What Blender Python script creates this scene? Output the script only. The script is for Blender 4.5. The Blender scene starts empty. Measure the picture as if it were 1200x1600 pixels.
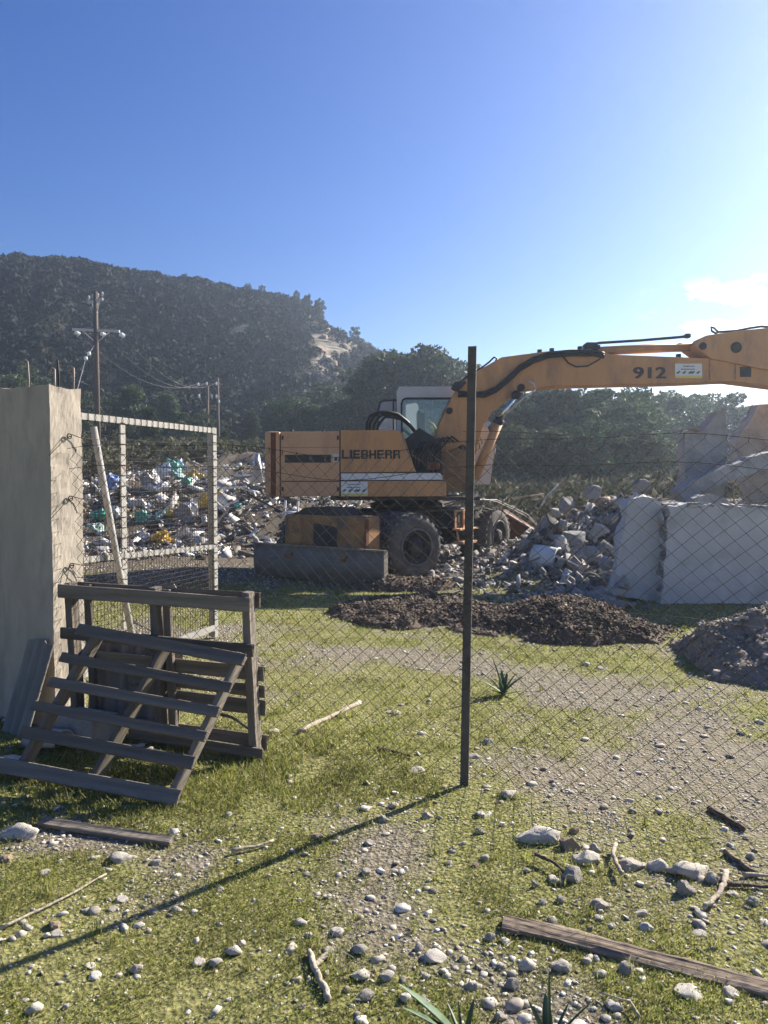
import bpy, math, random
import numpy as np
from mathutils import Vector, Matrix, noise as mnoise

random.seed(7)
RNG = np.random.default_rng(7)
S = bpy.context.scene
COL = S.collection

# ---------------------------------------------------------------- camera, sky, sun, exposure
PITCH = math.atan(48 / 1155)
CAM_Z = 1.6
cam_data = bpy.data.cameras.new('camera')
cam_data.sensor_fit = 'VERTICAL'
cam_data.sensor_height = 24.0
cam_data.lens = 24.0 * 1155 / 1600
cam_data.clip_start = 0.05
cam_data.clip_end = 4000
cam = bpy.data.objects.new('camera', cam_data)
cam.location = (0, 0, CAM_Z)
cam.rotation_euler = (math.pi / 2 - PITCH, 0, 0)
COL.objects.link(cam)
S.camera = cam

SUN_AZ = math.radians(48.7)      # clockwise from the camera's forward axis
SUN_EL = math.radians(30.0)
world = bpy.data.worlds.new('World')
S.world = world
world.use_nodes = True
wn, wl = world.node_tree.nodes, world.node_tree.links
wn.clear()
w_out = wn.new('ShaderNodeOutputWorld')
w_bg = wn.new('ShaderNodeBackground')
w_bg.inputs['Strength'].default_value = 0.05
w_sky = wn.new('ShaderNodeTexSky')
w_sky.sky_type = 'NISHITA'
w_sky.sun_disc = False
w_sky.sun_elevation = SUN_EL
w_sky.sun_rotation = SUN_AZ
w_sky.altitude = 50
w_sky.air_density = 1.1
w_sky.dust_density = 0.10
w_sky.ozone_density = 4.0
# a bank of small cumulus low on the sun side of the sky
w_tc = wn.new('ShaderNodeTexCoord')
w_sep = wn.new('ShaderNodeSeparateXYZ')
wl.new(w_tc.outputs['Generated'], w_sep.inputs[0])
w_map = wn.new('ShaderNodeMapping')
w_map.inputs['Scale'].default_value = (1, 1, 2.2)
w_map.inputs['Location'].default_value = (0.37, 0.11, 0.0)
wl.new(w_tc.outputs['Generated'], w_map.inputs['Vector'])
w_noise = wn.new('ShaderNodeTexNoise')
w_noise.inputs['Scale'].default_value = 17
w_noise.inputs['Detail'].default_value = 8
w_noise.inputs['Roughness'].default_value = 0.6
wl.new(w_map.outputs[0], w_noise.inputs['Vector'])


def wmr(sock, a, b, c, d):
    n = wn.new('ShaderNodeMapRange')
    n.interpolation_type = 'SMOOTHSTEP'
    for k, v in enumerate((a, b, c, d)):
        n.inputs[k + 1].default_value = v
    wl.new(sock, n.inputs[0])
    return n.outputs[0]


def wmath(op, a, b):
    n = wn.new('ShaderNodeMath')
    n.operation = op
    for k, v in enumerate((a, b)):
        if isinstance(v, (int, float)):
            n.inputs[k].default_value = v
        else:
            wl.new(v, n.inputs[k])
    return n.outputs[0]


z_ = w_sep.outputs['Z']
band = wmath('MULTIPLY', wmr(z_, 0.17, 0.195, 0, 1), wmr(z_, 0.215, 0.25, 1, 0))
az_ = wmr(w_sep.outputs['X'], 0.30, 0.44, 0, 1)
cl = wmath('MULTIPLY', wmr(w_noise.outputs[0], 0.47, 0.55, 0, 1), wmath('MULTIPLY', band, az_))
low = wmath('MULTIPLY', wmr(z_, 0.10, 0.16, 1, 0), wmr(w_sep.outputs['X'], 0.18, 0.42, 0, 1))
low = wmath('MULTIPLY', low, wmr(w_noise.outputs[0], 0.25, 0.6, 0.55, 1))
tot = wmath('MAXIMUM', wmath('MULTIPLY', cl, 0.9), wmath('MULTIPLY', low, 0.8))
w_mix = wn.new('ShaderNodeMixRGB')
w_mix.inputs['Color2'].default_value = (15.0, 15.3, 15.8, 1)
wl.new(tot, w_mix.inputs['Fac'])
w_hsv = wn.new('ShaderNodeHueSaturation')
w_hsv.inputs['Saturation'].default_value = 1.3
w_hsv.inputs['Hue'].default_value = 0.52
wl.new(w_sky.outputs[0], w_hsv.inputs['Color'])
wl.new(w_hsv.outputs[0], w_mix.inputs['Color1'])
wl.new(w_mix.outputs[0], w_bg.inputs['Color'])
wl.new(w_bg.outputs[0], w_out.inputs['Surface'])

sun_data = bpy.data.lights.new('sun', 'SUN')
sun_data.energy = 5.0
sun_data.angle = math.radians(0.5)
sun_data.color = (1.0, 0.93, 0.82)
sun = bpy.data.objects.new('sun', sun_data)
SUN_DIR = Vector((math.sin(SUN_AZ) * math.cos(SUN_EL), math.cos(SUN_AZ) * math.cos(SUN_EL), math.sin(SUN_EL)))
sun.rotation_euler = SUN_DIR.to_track_quat('Z', 'Y').to_euler()
sun.location = SUN_DIR * 50
COL.objects.link(sun)

vs = S.view_settings
S.display_settings.display_device = 'sRGB'
vs.view_transform = 'Standard'
vs.look = 'None'
vs.gamma = 1
vs.use_curve_mapping = False
vs.exposure = 1.4
S.cycles.use_denoising = True
S.cycles.volume_bounces = 1
S.cycles.max_bounces = 8
S.cycles.transparent_max_bounces = 16

# ---------------------------------------------------------------- helpers
def rock_n(p, s):
    return mnoise.noise(Vector(p) * s)


def _hash(i, j, seed):
    n = (i * 374761393 + j * 668265263 + seed * 982451653) & 0xFFFFFFFF
    n = ((n ^ (n >> 13)) * 1274126177) & 0xFFFFFFFF
    return ((n ^ (n >> 16)) & 0xFFFF) / 65535.0


def vnoise(x, y, seed=0):
    x = np.asarray(x, float); y = np.asarray(y, float)
    xi = np.floor(x).astype(np.int64); yi = np.floor(y).astype(np.int64)
    fx = x - xi; fy = y - yi
    fx = fx * fx * (3 - 2 * fx); fy = fy * fy * (3 - 2 * fy)
    a = _hash(xi, yi, seed); b = _hash(xi + 1, yi, seed)
    c = _hash(xi, yi + 1, seed); d = _hash(xi + 1, yi + 1, seed)
    return (a * (1 - fx) + b * fx) * (1 - fy) + (c * (1 - fx) + d * fx) * fy


def fbm(x, y, seed=0, octv=4, gain=0.5):
    t = 0; amp = 1; s = 0
    for o in range(octv):
        t = t + amp * vnoise(np.asarray(x) * 2 ** o + 17.3 * o, np.asarray(y) * 2 ** o - 9.1 * o, seed + o)
        s += amp; amp *= gain
    return t / s


def sstep(e0, e1, x):
    t = np.clip((np.asarray(x, float) - e0) / (e1 - e0), 0, 1)
    return t * t * (3 - 2 * t)


def ray(px, py):
    dx = (px - 600) / 1155.0; dy = (800 - py) / 1155.0
    c, s = math.cos(PITCH), math.sin(PITCH)
    return Vector((dx, c + dy * s, -s + dy * c))


def G(px, py, z=0.0):
    """the point of the level z that the photograph shows at px, py"""
    r = ray(px, py)
    return Vector((0, 0, CAM_Z)) + r * ((z - CAM_Z) / r.z)


def P(px, py, Y):
    """the point of the vertical plane y = Y that the photograph shows at px, py"""
    r = ray(px, py)
    return Vector((0, 0, CAM_Z)) + r * (Y / r.y)


WLOC = {}


def wloc(o):
    return WLOC.get(o.name, Vector((0, 0, 0))) if o else Vector((0, 0, 0))


def props(o, label=None, cat=None, group=None, kind=None):
    if label: o['label'] = label
    if cat: o['category'] = cat
    if group: o['group'] = group
    if kind: o['kind'] = kind
    return o


def thing(name, label, cat, loc, group=None):
    o = bpy.data.objects.new(name, None)
    o.empty_display_size = 0.2
    COL.objects.link(o)
    o.location = loc
    WLOC[o.name] = Vector(loc)
    return props(o, label, cat, group)


def link_mesh(name, me, parent=None, loc=None):
    o = bpy.data.objects.new(name, me)
    COL.objects.link(o)
    if parent: o.parent = parent
    if loc is not None: o.location = loc
    WLOC[o.name] = wloc(parent) + (Vector(loc) if loc is not None else Vector((0, 0, 0)))
    return o


class MB:
    """collects shapes in world coordinates; build() links them as one mesh object"""
    def __init__(self):
        self.v = []; self.f = []; self.sm = []

    def add(self, verts, faces, smooth=False):
        b = len(self.v)
        self.v += [tuple(p) for p in verts]
        self.f += [tuple(i + b for i in f) for f in faces]
        self.sm += [smooth] * len(faces)
        return self

    def box(self, c, sx, sy, sz, X=(1, 0, 0), Y=(0, 1, 0), Z=(0, 0, 1), jit=0.0):
        c = Vector(c); X = Vector(X).normalized() * sx / 2; Y = Vector(Y).normalized() * sy / 2; Z = Vector(Z).normalized() * sz / 2
        vv = []
        for a in (-1, 1):
            for b in (-1, 1):
                for d in (-1, 1):
                    p = c + X * a + Y * b + Z * d
                    if jit: p += Vector([random.uniform(-jit, jit) for _ in range(3)])
                    vv.append(p)
        return self.add(vv, [(0, 1, 3, 2), (4, 6, 7, 5), (0, 4, 5, 1), (2, 3, 7, 6), (0, 2, 6, 4), (1, 5, 7, 3)])

    def beam(self, a, b, w, t, up=(0, 0, 1)):
        a = Vector(a); b = Vector(b)
        X = (b - a)
        up = Vector(up)
        Yv = up.cross(X)
        if Yv.length < 1e-6: Yv = Vector((1, 0, 0)).cross(X)
        Yv.normalize()
        Zv = X.cross(Yv).normalized()
        return self.box((a + b) / 2, X.length, w, t, X, Yv, Zv)

    def prism(self, poly, depth):
        """poly: list of 3D points of a planar outline; depth: extrusion vector"""
        n = len(poly); d = Vector(depth)
        vv = [Vector(p) for p in poly] + [Vector(p) + d for p in poly]
        ff = [tuple(range(n)), tuple(range(2 * n - 1, n - 1, -1))]
        ff += [(i, i + n, (i + 1) % n + n, (i + 1) % n) for i in range(n)]
        return self.add(vv, ff)

    def pxprism(self, pts, Y0, Y1):
        """outline traced at the plane y=Y0, extruded straight back to y=Y1"""
        return self.prism([P(x, y, Y0) for x, y in pts], (0, Y1 - Y0, 0))

    def tube(self, pts, r, n=6, smooth=True, cap=True):
        pts = [Vector(p) for p in pts]
        rr = r if isinstance(r, (list, tuple)) else [r] * len(pts)
        vv = []; ff = []
        T0 = (pts[1] - pts[0]).normalized()
        ref = Vector((0, 0, 1)) if abs(T0.z) < 0.9 else Vector((1, 0, 0))
        A = ref.cross(T0).normalized()
        for i, p in enumerate(pts):
            if i == 0: T = T0
            elif i == len(pts) - 1: T = (pts[i] - pts[i - 1]).normalized()
            else: T = (pts[i + 1] - pts[i - 1]).normalized()
            A = (A - T * A.dot(T))
            if A.length < 1e-6: A = T.orthogonal()
            A.normalize()
            B = T.cross(A)
            for k in range(n):
                an = 2 * math.pi * k / n
                vv.append(p + (A * math.cos(an) + B * math.sin(an)) * rr[i])
        for i in range(len(pts) - 1):
            for k in range(n):
                a = i * n + k; b = i * n + (k + 1) % n
                ff.append((a, b, b + n, a + n))
        if cap:
            ff.append(tuple(range(n - 1, -1, -1)))
            ff.append(tuple(range((len(pts) - 1) * n, len(pts) * n)))
        return self.add(vv, ff, smooth)

    def lathe(self, c, axis, prof, n=32, smooth=True, a0=0.0, ends='both'):
        """prof: list of (offset along axis, radius)"""
        c = Vector(c); axis = Vector(axis).normalized()
        A = axis.orthogonal().normalized(); B = axis.cross(A)
        vv = []; ff = []
        for (h, r) in prof:
            for k in range(n):
                an = a0 + 2 * math.pi * k / n
                vv.append(c + axis * h + (A * math.cos(an) + B * math.sin(an)) * r)
        m = len(prof)
        for i in range(m - 1):
            for k in range(n):
                a = i * n + k; b = i * n + (k + 1) % n
                ff.append((a, b, b + n, a + n))
        if ends in ('both', 'first'): ff.append(tuple(range(n - 1, -1, -1)))
        if ends == 'both': ff.append(tuple(range((m - 1) * n, m * n)))
        if ends == 'ring': ff += [((m - 1) * n + k, (m - 1) * n + (k + 1) % n, (k + 1) % n, k) for k in range(n)]
        return self.add(vv, ff, smooth)

    def build(self, name, mat, parent=None, kind=None, bevel=0.0, loc=None):
        off = wloc(parent) + (Vector(loc) if loc is not None else Vector((0, 0, 0)))
        me = bpy.data.meshes.new(name)
        me.from_pydata([(x - off.x, y - off.y, z - off.z) for x, y, z in self.v], [], self.f)
        for p, s in zip(me.polygons, self.sm): p.use_smooth = s
        me.materials.append(mat)
        o = link_mesh(name, me, parent, loc)
        if kind: o['kind'] = kind
        if bevel:
            md = o.modifiers.new('bevel', 'BEVEL'); md.width = bevel; md.segments = 2; md.limit_method = 'ANGLE'
        return o


def np_mesh(name, verts, faces, mat, kind=None, smooth=False, attr=None, parent=None):
    """faces: (n, k) array"""
    me = bpy.data.meshes.new(name)
    verts = np.asarray(verts, np.float32); faces = np.asarray(faces, np.int32)
    n, k = faces.shape
    me.vertices.add(len(verts)); me.vertices.foreach_set('co', verts.ravel())
    me.loops.add(n * k); me.loops.foreach_set('vertex_index', faces.ravel())
    me.polygons.add(n)
    me.polygons.foreach_set('loop_start', np.arange(0, n * k, k, dtype=np.int32))
    if smooth: me.polygons.foreach_set('use_smooth', np.ones(n, bool))
    for an, av in (attr or {}).items():
        at = me.attributes.new(an, 'FLOAT', 'POINT'); at.data.foreach_set('value', np.asarray(av, np.float32))
    me.update(calc_edges=True); me.validate()
    me.materials.append(mat)
    o = link_mesh(name, me, parent)
    if kind: o['kind'] = kind
    return o


def copy_tree(o, loc=None, rotz=None, scale=None, label=None, group=None):
    c = o.copy(); COL.objects.link(c)
    if loc is not None: c.location = loc
    if rotz is not None: c.rotation_euler = (0, 0, rotz)
    if scale is not None: c.scale = (scale,) * 3 if isinstance(scale, (int, float)) else scale
    if label: c['label'] = label
    if group: c['group'] = group
    for ch in list(o.children):
        d = ch.copy(); COL.objects.link(d); d.parent = c
        for g in list(ch.children):
            e = g.copy(); COL.objects.link(e); e.parent = d
    return c


# ---------------------------------------------------------------- materials
def new_mat(name):
    m = bpy.data.materials.new(name); m.use_nodes = True
    nt = m.node_tree
    return m, nt.nodes, nt.links, nt.nodes['Principled BSDF']


def mat(name, c1, c2=None, scale=4.0, rough=0.8, bump=0.0, bscale=30.0, metal=0.0, spots=None, sscale=6.0, sth=(0.55, 0.7),
        stretch=(1, 1, 1), island=0.0, objrand=0.0, spec=0.3):
    m, n, l, bs = new_mat(name)
    bs.inputs['Roughness'].default_value = rough
    bs.inputs['Metallic'].default_value = metal
    bs.inputs['Specular IOR Level'].default_value = spec
    tc = n.new('ShaderNodeTexCoord'); mp = n.new('ShaderNodeMapping')
    mp.inputs['Scale'].default_value = stretch
    l.new(tc.outputs['Object'], mp.inputs['Vector'])
    c2 = c2 or tuple(x * 0.7 for x in c1)
    no = n.new('ShaderNodeTexNoise'); no.inputs['Scale'].default_value = scale; no.inputs['Detail'].default_value = 6
    no.inputs['Roughness'].default_value = 0.65
    l.new(mp.outputs[0], no.inputs['Vector'])
    cr = n.new('ShaderNodeValToRGB')
    cr.color_ramp.elements[0].position = 0.32; cr.color_ramp.elements[1].position = 0.68
    cr.color_ramp.elements[0].color = (*c2, 1); cr.color_ramp.elements[1].color = (*c1, 1)
    l.new(no.outputs[0], cr.inputs[0])
    out = cr.outputs[0]
    if spots:
        n2 = n.new('ShaderNodeTexNoise'); n2.inputs['Scale'].default_value = sscale; n2.inputs['Detail'].default_value = 8
        n2.inputs['Roughness'].default_value = 0.7
        l.new(mp.outputs[0], n2.inputs['Vector'])
        mr = n.new('ShaderNodeMapRange'); mr.inputs[1].default_value = sth[0]; mr.inputs[2].default_value = sth[1]
        l.new(n2.outputs[0], mr.inputs[0])
        mx = n.new('ShaderNodeMixRGB'); mx.inputs['Color2'].default_value = (*spots, 1)
        l.new(mr.outputs[0], mx.inputs['Fac']); l.new(out, mx.inputs['Color1'])
        out = mx.outputs[0]
    if island or objrand:
        if island:
            ge = n.new('ShaderNodeNewGeometry'); src = ge.outputs['Random Per Island']; amt = island
        else:
            ge = n.new('ShaderNodeObjectInfo'); src = ge.outputs['Random']; amt = objrand
        mr = n.new('ShaderNodeMapRange'); mr.inputs[3].default_value = 1 - amt; mr.inputs[4].default_value = 1 + amt
        l.new(src, mr.inputs[0])
        hs = n.new('ShaderNodeHueSaturation'); l.new(mr.outputs[0], hs.inputs['Value']); l.new(out, hs.inputs['Color'])
        out = hs.outputs[0]
    l.new(out, bs.inputs['Base Color'])
    if bump:
        n3 = n.new('ShaderNodeTexNoise'); n3.inputs['Scale'].default_value = bscale; n3.inputs['Detail'].default_value = 5
        l.new(mp.outputs[0], n3.inputs['Vector'])
        b = n.new('ShaderNodeBump'); b.inputs['Strength'].default_value = bump; b.inputs['Distance'].default_value = 0.02
        l.new(n3.outputs[0], b.inputs['Height']); l.new(b.outputs[0], bs.inputs['Normal'])
    return m


def ramp_mat(name, stops, rough=0.85, island=True, trans=0.0, nscale=0.0, objvar=0.0):
    """each loose piece takes its own colour from the ramp"""
    m, n, l, bs = new_mat(name)
    bs.inputs['Roughness'].default_value = rough
    bs.inputs['Specular IOR Level'].default_value = 0.25
    ge = n.new('ShaderNodeNewGeometry' if island else 'ShaderNodeObjectInfo')
    cr = n.new('ShaderNodeValToRGB')
    e = cr.color_ramp.elements
    while len(e) < len(stops): e.new(0.5)
    for el, (p, c) in zip(e, stops):
        el.position = p; el.color = (*c, 1)
    l.new(ge.outputs['Random Per Island' if island else 'Random'], cr.inputs[0])
    out = cr.outputs[0]
    if nscale:
        tc = n.new('ShaderNodeTexCoord')
        no = n.new('ShaderNodeTexNoise'); no.inputs['Scale'].default_value = nscale; no.inputs['Detail'].default_value = 4
        l.new(tc.outputs['Object'], no.inputs['Vector'])
        mr = n.new('ShaderNodeMapRange'); mr.inputs[1].default_value = 0.3; mr.inputs[2].default_value = 0.7
        mr.inputs[3].default_value = 0.6; mr.inputs[4].default_value = 1.3
        l.new(no.outputs[0], mr.inputs[0])
        hs = n.new('ShaderNodeHueSaturation'); l.new(mr.outputs[0], hs.inputs['Value']); l.new(out, hs.inputs['Color'])
        out = hs.outputs[0]
    if objvar:
        oi = n.new('ShaderNodeObjectInfo')
        mv = n.new('ShaderNodeMapRange'); mv.inputs[3].default_value = 1 - objvar; mv.inputs[4].default_value = 1 + objvar
        l.new(oi.outputs['Random'], mv.inputs[0])
        mh = n.new('ShaderNodeMapRange'); mh.inputs[3].default_value = 0.485; mh.inputs[4].default_value = 0.52
        l.new(oi.outputs['Random'], mh.inputs[0])
        ho = n.new('ShaderNodeHueSaturation'); l.new(mv.outputs[0], ho.inputs['Value']); l.new(mh.outputs[0], ho.inputs['Hue']); l.new(out, ho.inputs['Color'])
        out = ho.outputs[0]
    l.new(out, bs.inputs['Base Color'])
    if trans:
        tr = n.new('ShaderNodeBsdfTranslucent'); l.new(out, tr.inputs['Color'])
        mx = n.new('ShaderNodeMixShader'); mx.inputs[0].default_value = trans
        l.new(bs.outputs[0], mx.inputs[1]); l.new(tr.outputs[0], mx.inputs[2])
        l.new(mx.outputs[0], n['Material Output'].inputs['Surface'])
    return m


M = {}
M['concrete'] = mat('concrete', (0.49, 0.425, 0.34), (0.35, 0.30, 0.24), 3, 0.92, 0.22, 45, spots=(0.20, 0.178, 0.148), sscale=3.2, sth=(0.47, 0.74), stretch=(1, 1, 0.3))
M['rubble'] = mat('rubble_concrete', (0.38, 0.36, 0.33), (0.22, 0.21, 0.195), 5, 0.95, 0.6, 25, objrand=0.25)
M['slab'] = mat('slab_concrete', (0.55, 0.535, 0.51), (0.44, 0.43, 0.41), 2.5, 0.9, 0.12, 30, spots=(0.30, 0.285, 0.265), sscale=2, sth=(0.5, 0.75))
M['slab_dirty'] = mat('dirty_slab', (0.38, 0.375, 0.37), (0.27, 0.267, 0.263), 2.2, 0.95, 0.5, 22, spots=(0.19, 0.187, 0.183), sscale=3, sth=(0.48, 0.68))
M['wood'] = mat('weathered_wood', (0.21, 0.178, 0.14), (0.11, 0.092, 0.073), 9, 0.9, 0.8, 24, stretch=(0.12, 1.6, 1.6), spots=(0.06, 0.052, 0.045), sscale=5, sth=(0.58, 0.72), objrand=0.3)
M['old_wood'] = mat('rotten_wood', (0.24, 0.185, 0.135), (0.10, 0.075, 0.055), 8, 0.95, 1.0, 20, stretch=(0.08, 2, 2), spots=(0.28, 0.25, 0.21), sscale=6, sth=(0.55, 0.7))
M['orange'] = mat('orange_paint', (0.56, 0.28, 0.105), (0.46, 0.225, 0.085), 2.0, 0.55, 0.05, 40, spots=(0.27, 0.15, 0.085), sscale=3.0, sth=(0.48, 0.74), spec=0.4, stretch=(1, 1, 0.35))
M['orange_faded'] = mat('faded_orange_paint', (0.59, 0.34, 0.19), (0.50, 0.275, 0.15), 2.0, 0.65, 0.05, 40, spots=(0.32, 0.19, 0.115), sscale=3, sth=(0.48, 0.76), stretch=(1, 1, 0.35))
M['orange_dirty'] = mat('dirty_orange_paint', (0.44, 0.22, 0.075), (0.24, 0.14, 0.07), 3, 0.85, 0.3, 30, spots=(0.13, 0.10, 0.075), sscale=4, sth=(0.46, 0.62))
M['rust'] = mat('rust', (0.17, 0.065, 0.03), (0.09, 0.04, 0.025), 8, 0.9, 0.3, 40)
M['black'] = mat('black_paint', (0.045, 0.042, 0.04), (0.025, 0.024, 0.024), 6, 0.6, spots=(0.10, 0.085, 0.07), sscale=4, sth=(0.58, 0.8))
M['dark_steel'] = mat('dark_steel', (0.05, 0.047, 0.045), (0.025, 0.024, 0.024), 9, 0.6, 0.2, 40, metal=0.3)
M['blade'] = mat('blade_steel', (0.20, 0.18, 0.152), (0.12, 0.108, 0.092), 4, 0.75, 0.3, 20, spots=(0.20, 0.155, 0.115), sscale=3, sth=(0.6, 0.8))
M['worn_edge'] = mat('worn_steel', (0.30, 0.27, 0.23), (0.16, 0.13, 0.1), 9, 0.6, 0.2, 40, metal=0.3)
M['rubber'] = mat('tyre_rubber', (0.14, 0.127, 0.11), (0.085, 0.078, 0.068), 6, 0.95, 0.3, 30, spots=(0.20, 0.17, 0.135), sscale=4, sth=(0.48, 0.78))
M['rim'] = mat('wheel_rim', (0.07, 0.065, 0.06), (0.035, 0.033, 0.03), 8, 0.8, 0.2, 30, spots=(0.22, 0.18, 0.14), sscale=5, sth=(0.6, 0.8))
M['rim_edge'] = mat('rim_edge', (0.26, 0.24, 0.21), (0.15, 0.135, 0.12), 8, 0.7, 0.2, 30)
M['hose'] = mat('hose_rubber', (0.02, 0.02, 0.022), (0.012, 0.012, 0.013), 6, 0.5)
M['chrome'] = mat('chrome_rod', (0.7, 0.7, 0.7), (0.6, 0.6, 0.6), 6, 0.2, metal=1.0)
M['cab'] = mat('cab_grey_paint', (0.55, 0.53, 0.50), (0.47, 0.45, 0.43), 3, 0.6, spots=(0.33, 0.29, 0.25), sscale=4, sth=(0.62, 0.8))
M['white'] = mat('white_paint', (0.70, 0.69, 0.67), (0.6, 0.59, 0.57), 4, 0.6)
M['sign_yellow'] = mat('sign_yellow', (0.62, 0.58, 0.16), (0.58, 0.54, 0.15), 4, 0.6)
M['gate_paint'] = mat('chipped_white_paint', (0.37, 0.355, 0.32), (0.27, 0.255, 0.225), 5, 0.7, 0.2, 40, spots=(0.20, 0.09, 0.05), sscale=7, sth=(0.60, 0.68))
M['wire'] = mat('rusty_wire', (0.06, 0.045, 0.036), (0.035, 0.03, 0.027), 30, 0.75, metal=0.3)
M['post'] = mat('dark_angle_iron', (0.12, 0.105, 0.092), (0.075, 0.066, 0.058), 12, 0.75, 0.2, 60, spots=(0.20, 0.125, 0.085), sscale=9, sth=(0.6, 0.75))
M['sheet'] = mat('fibre_cement', (0.30, 0.28, 0.25), (0.17, 0.16, 0.145), 3, 0.95, 0.3, 40, stretch=(1, 1, 0.3))
M['soil'] = mat('turned_soil', (0.16, 0.118, 0.083), (0.08, 0.058, 0.042), 5, 0.97, 0.8, 22, spots=(0.20, 0.16, 0.12), sscale=14, sth=(0.6, 0.72))
M['gravel_heap'] = mat('heap_gravel', (0.27, 0.225, 0.175), (0.15, 0.122, 0.094), 14, 0.97, 0.8, 30, spots=(0.26, 0.24, 0.21), sscale=26, sth=(0.58, 0.68))
M['rock'] = mat('pale_rock', (0.60, 0.545, 0.46), (0.42, 0.375, 0.31), 7, 0.95, 0.5, 18, spots=(0.22, 0.20, 0.17), sscale=9, sth=(0.6, 0.75), objrand=0.2)
M['rock_grey'] = mat('grey_rock', (0.47, 0.42, 0.35), (0.30, 0.265, 0.22), 6, 0.95, 0.5, 18, objrand=0.2)
M['rock_brown'] = mat('brown_rock', (0.36, 0.275, 0.19), (0.24, 0.18, 0.125), 6, 0.95, 0.5, 18, objrand=0.15)
M['stick'] = mat('bleached_stick', (0.50, 0.43, 0.33), (0.32, 0.26, 0.19), 12, 0.9, 0.5, 40)
M['stick_dark'] = mat('dark_stick', (0.13, 0.095, 0.07), (0.075, 0.055, 0.04), 12, 0.9, 0.5, 40)
M['bark'] = mat('pine_bark', (0.12, 0.085, 0.06), (0.06, 0.045, 0.033), 8, 0.95, 0.6, 12, stretch=(1, 1, 0.3))
M['pole'] = mat('pole_wood', (0.15, 0.115, 0.09), (0.09, 0.07, 0.055), 6, 0.9, 0.3, 20, stretch=(1, 1, 0.2))
M['galv'] = mat('galvanised_steel', (0.55, 0.53, 0.51), (0.4, 0.385, 0.37), 6, 0.6)
M['cable'] = mat('power_cable', (0.13, 0.13, 0.135), (0.09, 0.09, 0.095), 6, 0.6)
M['porcelain'] = mat('glass_insulator', (0.75, 0.76, 0.76), (0.65, 0.66, 0.66), 4, 0.15, spec=0.6)
M['agave'] = mat('agave_leaf', (0.11, 0.17, 0.09), (0.065, 0.11, 0.055), 6, 0.5, 0.1, 40, stretch=(1, 1, 0.3))
M['tile'] = mat('fired_clay', (0.42, 0.24, 0.15), (0.3, 0.17, 0.11), 6, 0.9, 0.3, 30)

# ---------------------------------------------------------------- the lie of the land
def gauss(x, y, cx, cy, sx, sy, rot=0.0):
    c, s = math.cos(rot), math.sin(rot)
    u = (x - cx) * c + (y - cy) * s; v = -(x - cx) * s + (y - cy) * c
    return np.exp(-(u / sx) ** 2 - (v / sy) ** 2)


def hgt(x, y):
    """ground level without the soil and gravel heaps"""
    x = np.asarray(x, float); y = np.asarray(y, float)
    h = 0.03 * (fbm(x * 1.3, y * 1.3, 3, 4) - 0.5) + 0.10 * (fbm(x * 0.25, y * 0.25, 5, 2) - 0.5) * sstep(5, 14, np.hypot(x, y))
    # the dump: a long bank of tipped waste behind the gate and the excavator
    side = sstep(-45, -30, x) * (1 - sstep(2.5, 7.0, x - 0.05 * y))
    bank = 1.5 * sstep(17.5, 24, y) + 1.5 * sstep(25, 38, y)
    low = 1 - 0.45 * sstep(-4, 4, x)
    h = h + side * bank * low * (0.8 + 0.4 * fbm(x * 0.5, y * 0.5, 8, 4))
    # rubble bank behind the broken wall
    h = h + 1.15 * gauss(x, y, 4.4, 13.2, 2.2, 1.8) * (0.7 + 0.6 * fbm(x * 1.5, y * 1.5, 9, 3))
    h = h + 1.1 * sstep(4, 9, x) * sstep(11.5, 15, y) * (1 - sstep(40, 60, y))
    # far field rises gently to the hills
    h = h + 3.0 * sstep(40, 90, np.hypot(x, y))
    return h


def hit(px, py, y0=1.2, y1=300.0):
    """where the sight line through a photo point meets the ground"""
    r = ray(px, py)
    Y = y0; st = 0.05
    o = Vector((0, 0, CAM_Z))
    prev = Y
    while Y < y1:
        p = o + r * (Y / r.y)
        if p.z < float(hgt(p.x, p.y)):
            a, b = prev, Y
            for _ in range(14):
                m_ = (a + b) / 2; p = o + r * (m_ / r.y)
                if p.z < float(hgt(p.x, p.y)): b = m_
                else: a = m_
            p = o + r * (b / r.y)
            p.z = float(hgt(p.x, p.y))
            return p
        prev = Y
        Y += st * max(1, Y / 6)
    return o + r * (y1 / r.y)


def seg_d(x, y, pts):
    d = np.full(np.shape(x), 1e9)
    for (ax, ay), (bx, by) in zip(pts[:-1], pts[1:]):
        vx, vy = bx - ax, by - ay
        t = np.clip(((x - ax) * vx + (y - ay) * vy) / (vx * vx + vy * vy), 0, 1)
        d = np.minimum(d, np.hypot(x - ax - t * vx, y - ay - t * vy))
    return d


def gpx(l):
    return [tuple(G(*p)[:2]) for p in l]


TRACK = gpx([(250, 985), (430, 985), (620, 1030), (800, 1065), (960, 1090), (1200, 1165), (1500, 1270)])
BARE2 = gpx([(860, 1180), (1000, 1210), (1200, 1250), (1450, 1320)])
BARE3 = gpx([(520, 1500), (640, 1500), (760, 1545), (860, 1600)])
BARE4 = gpx([(380, 1330), (520, 1300), (650, 1330)])
BARE5 = gpx([(80, 1320), (170, 1310), (300, 1345)])


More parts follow.
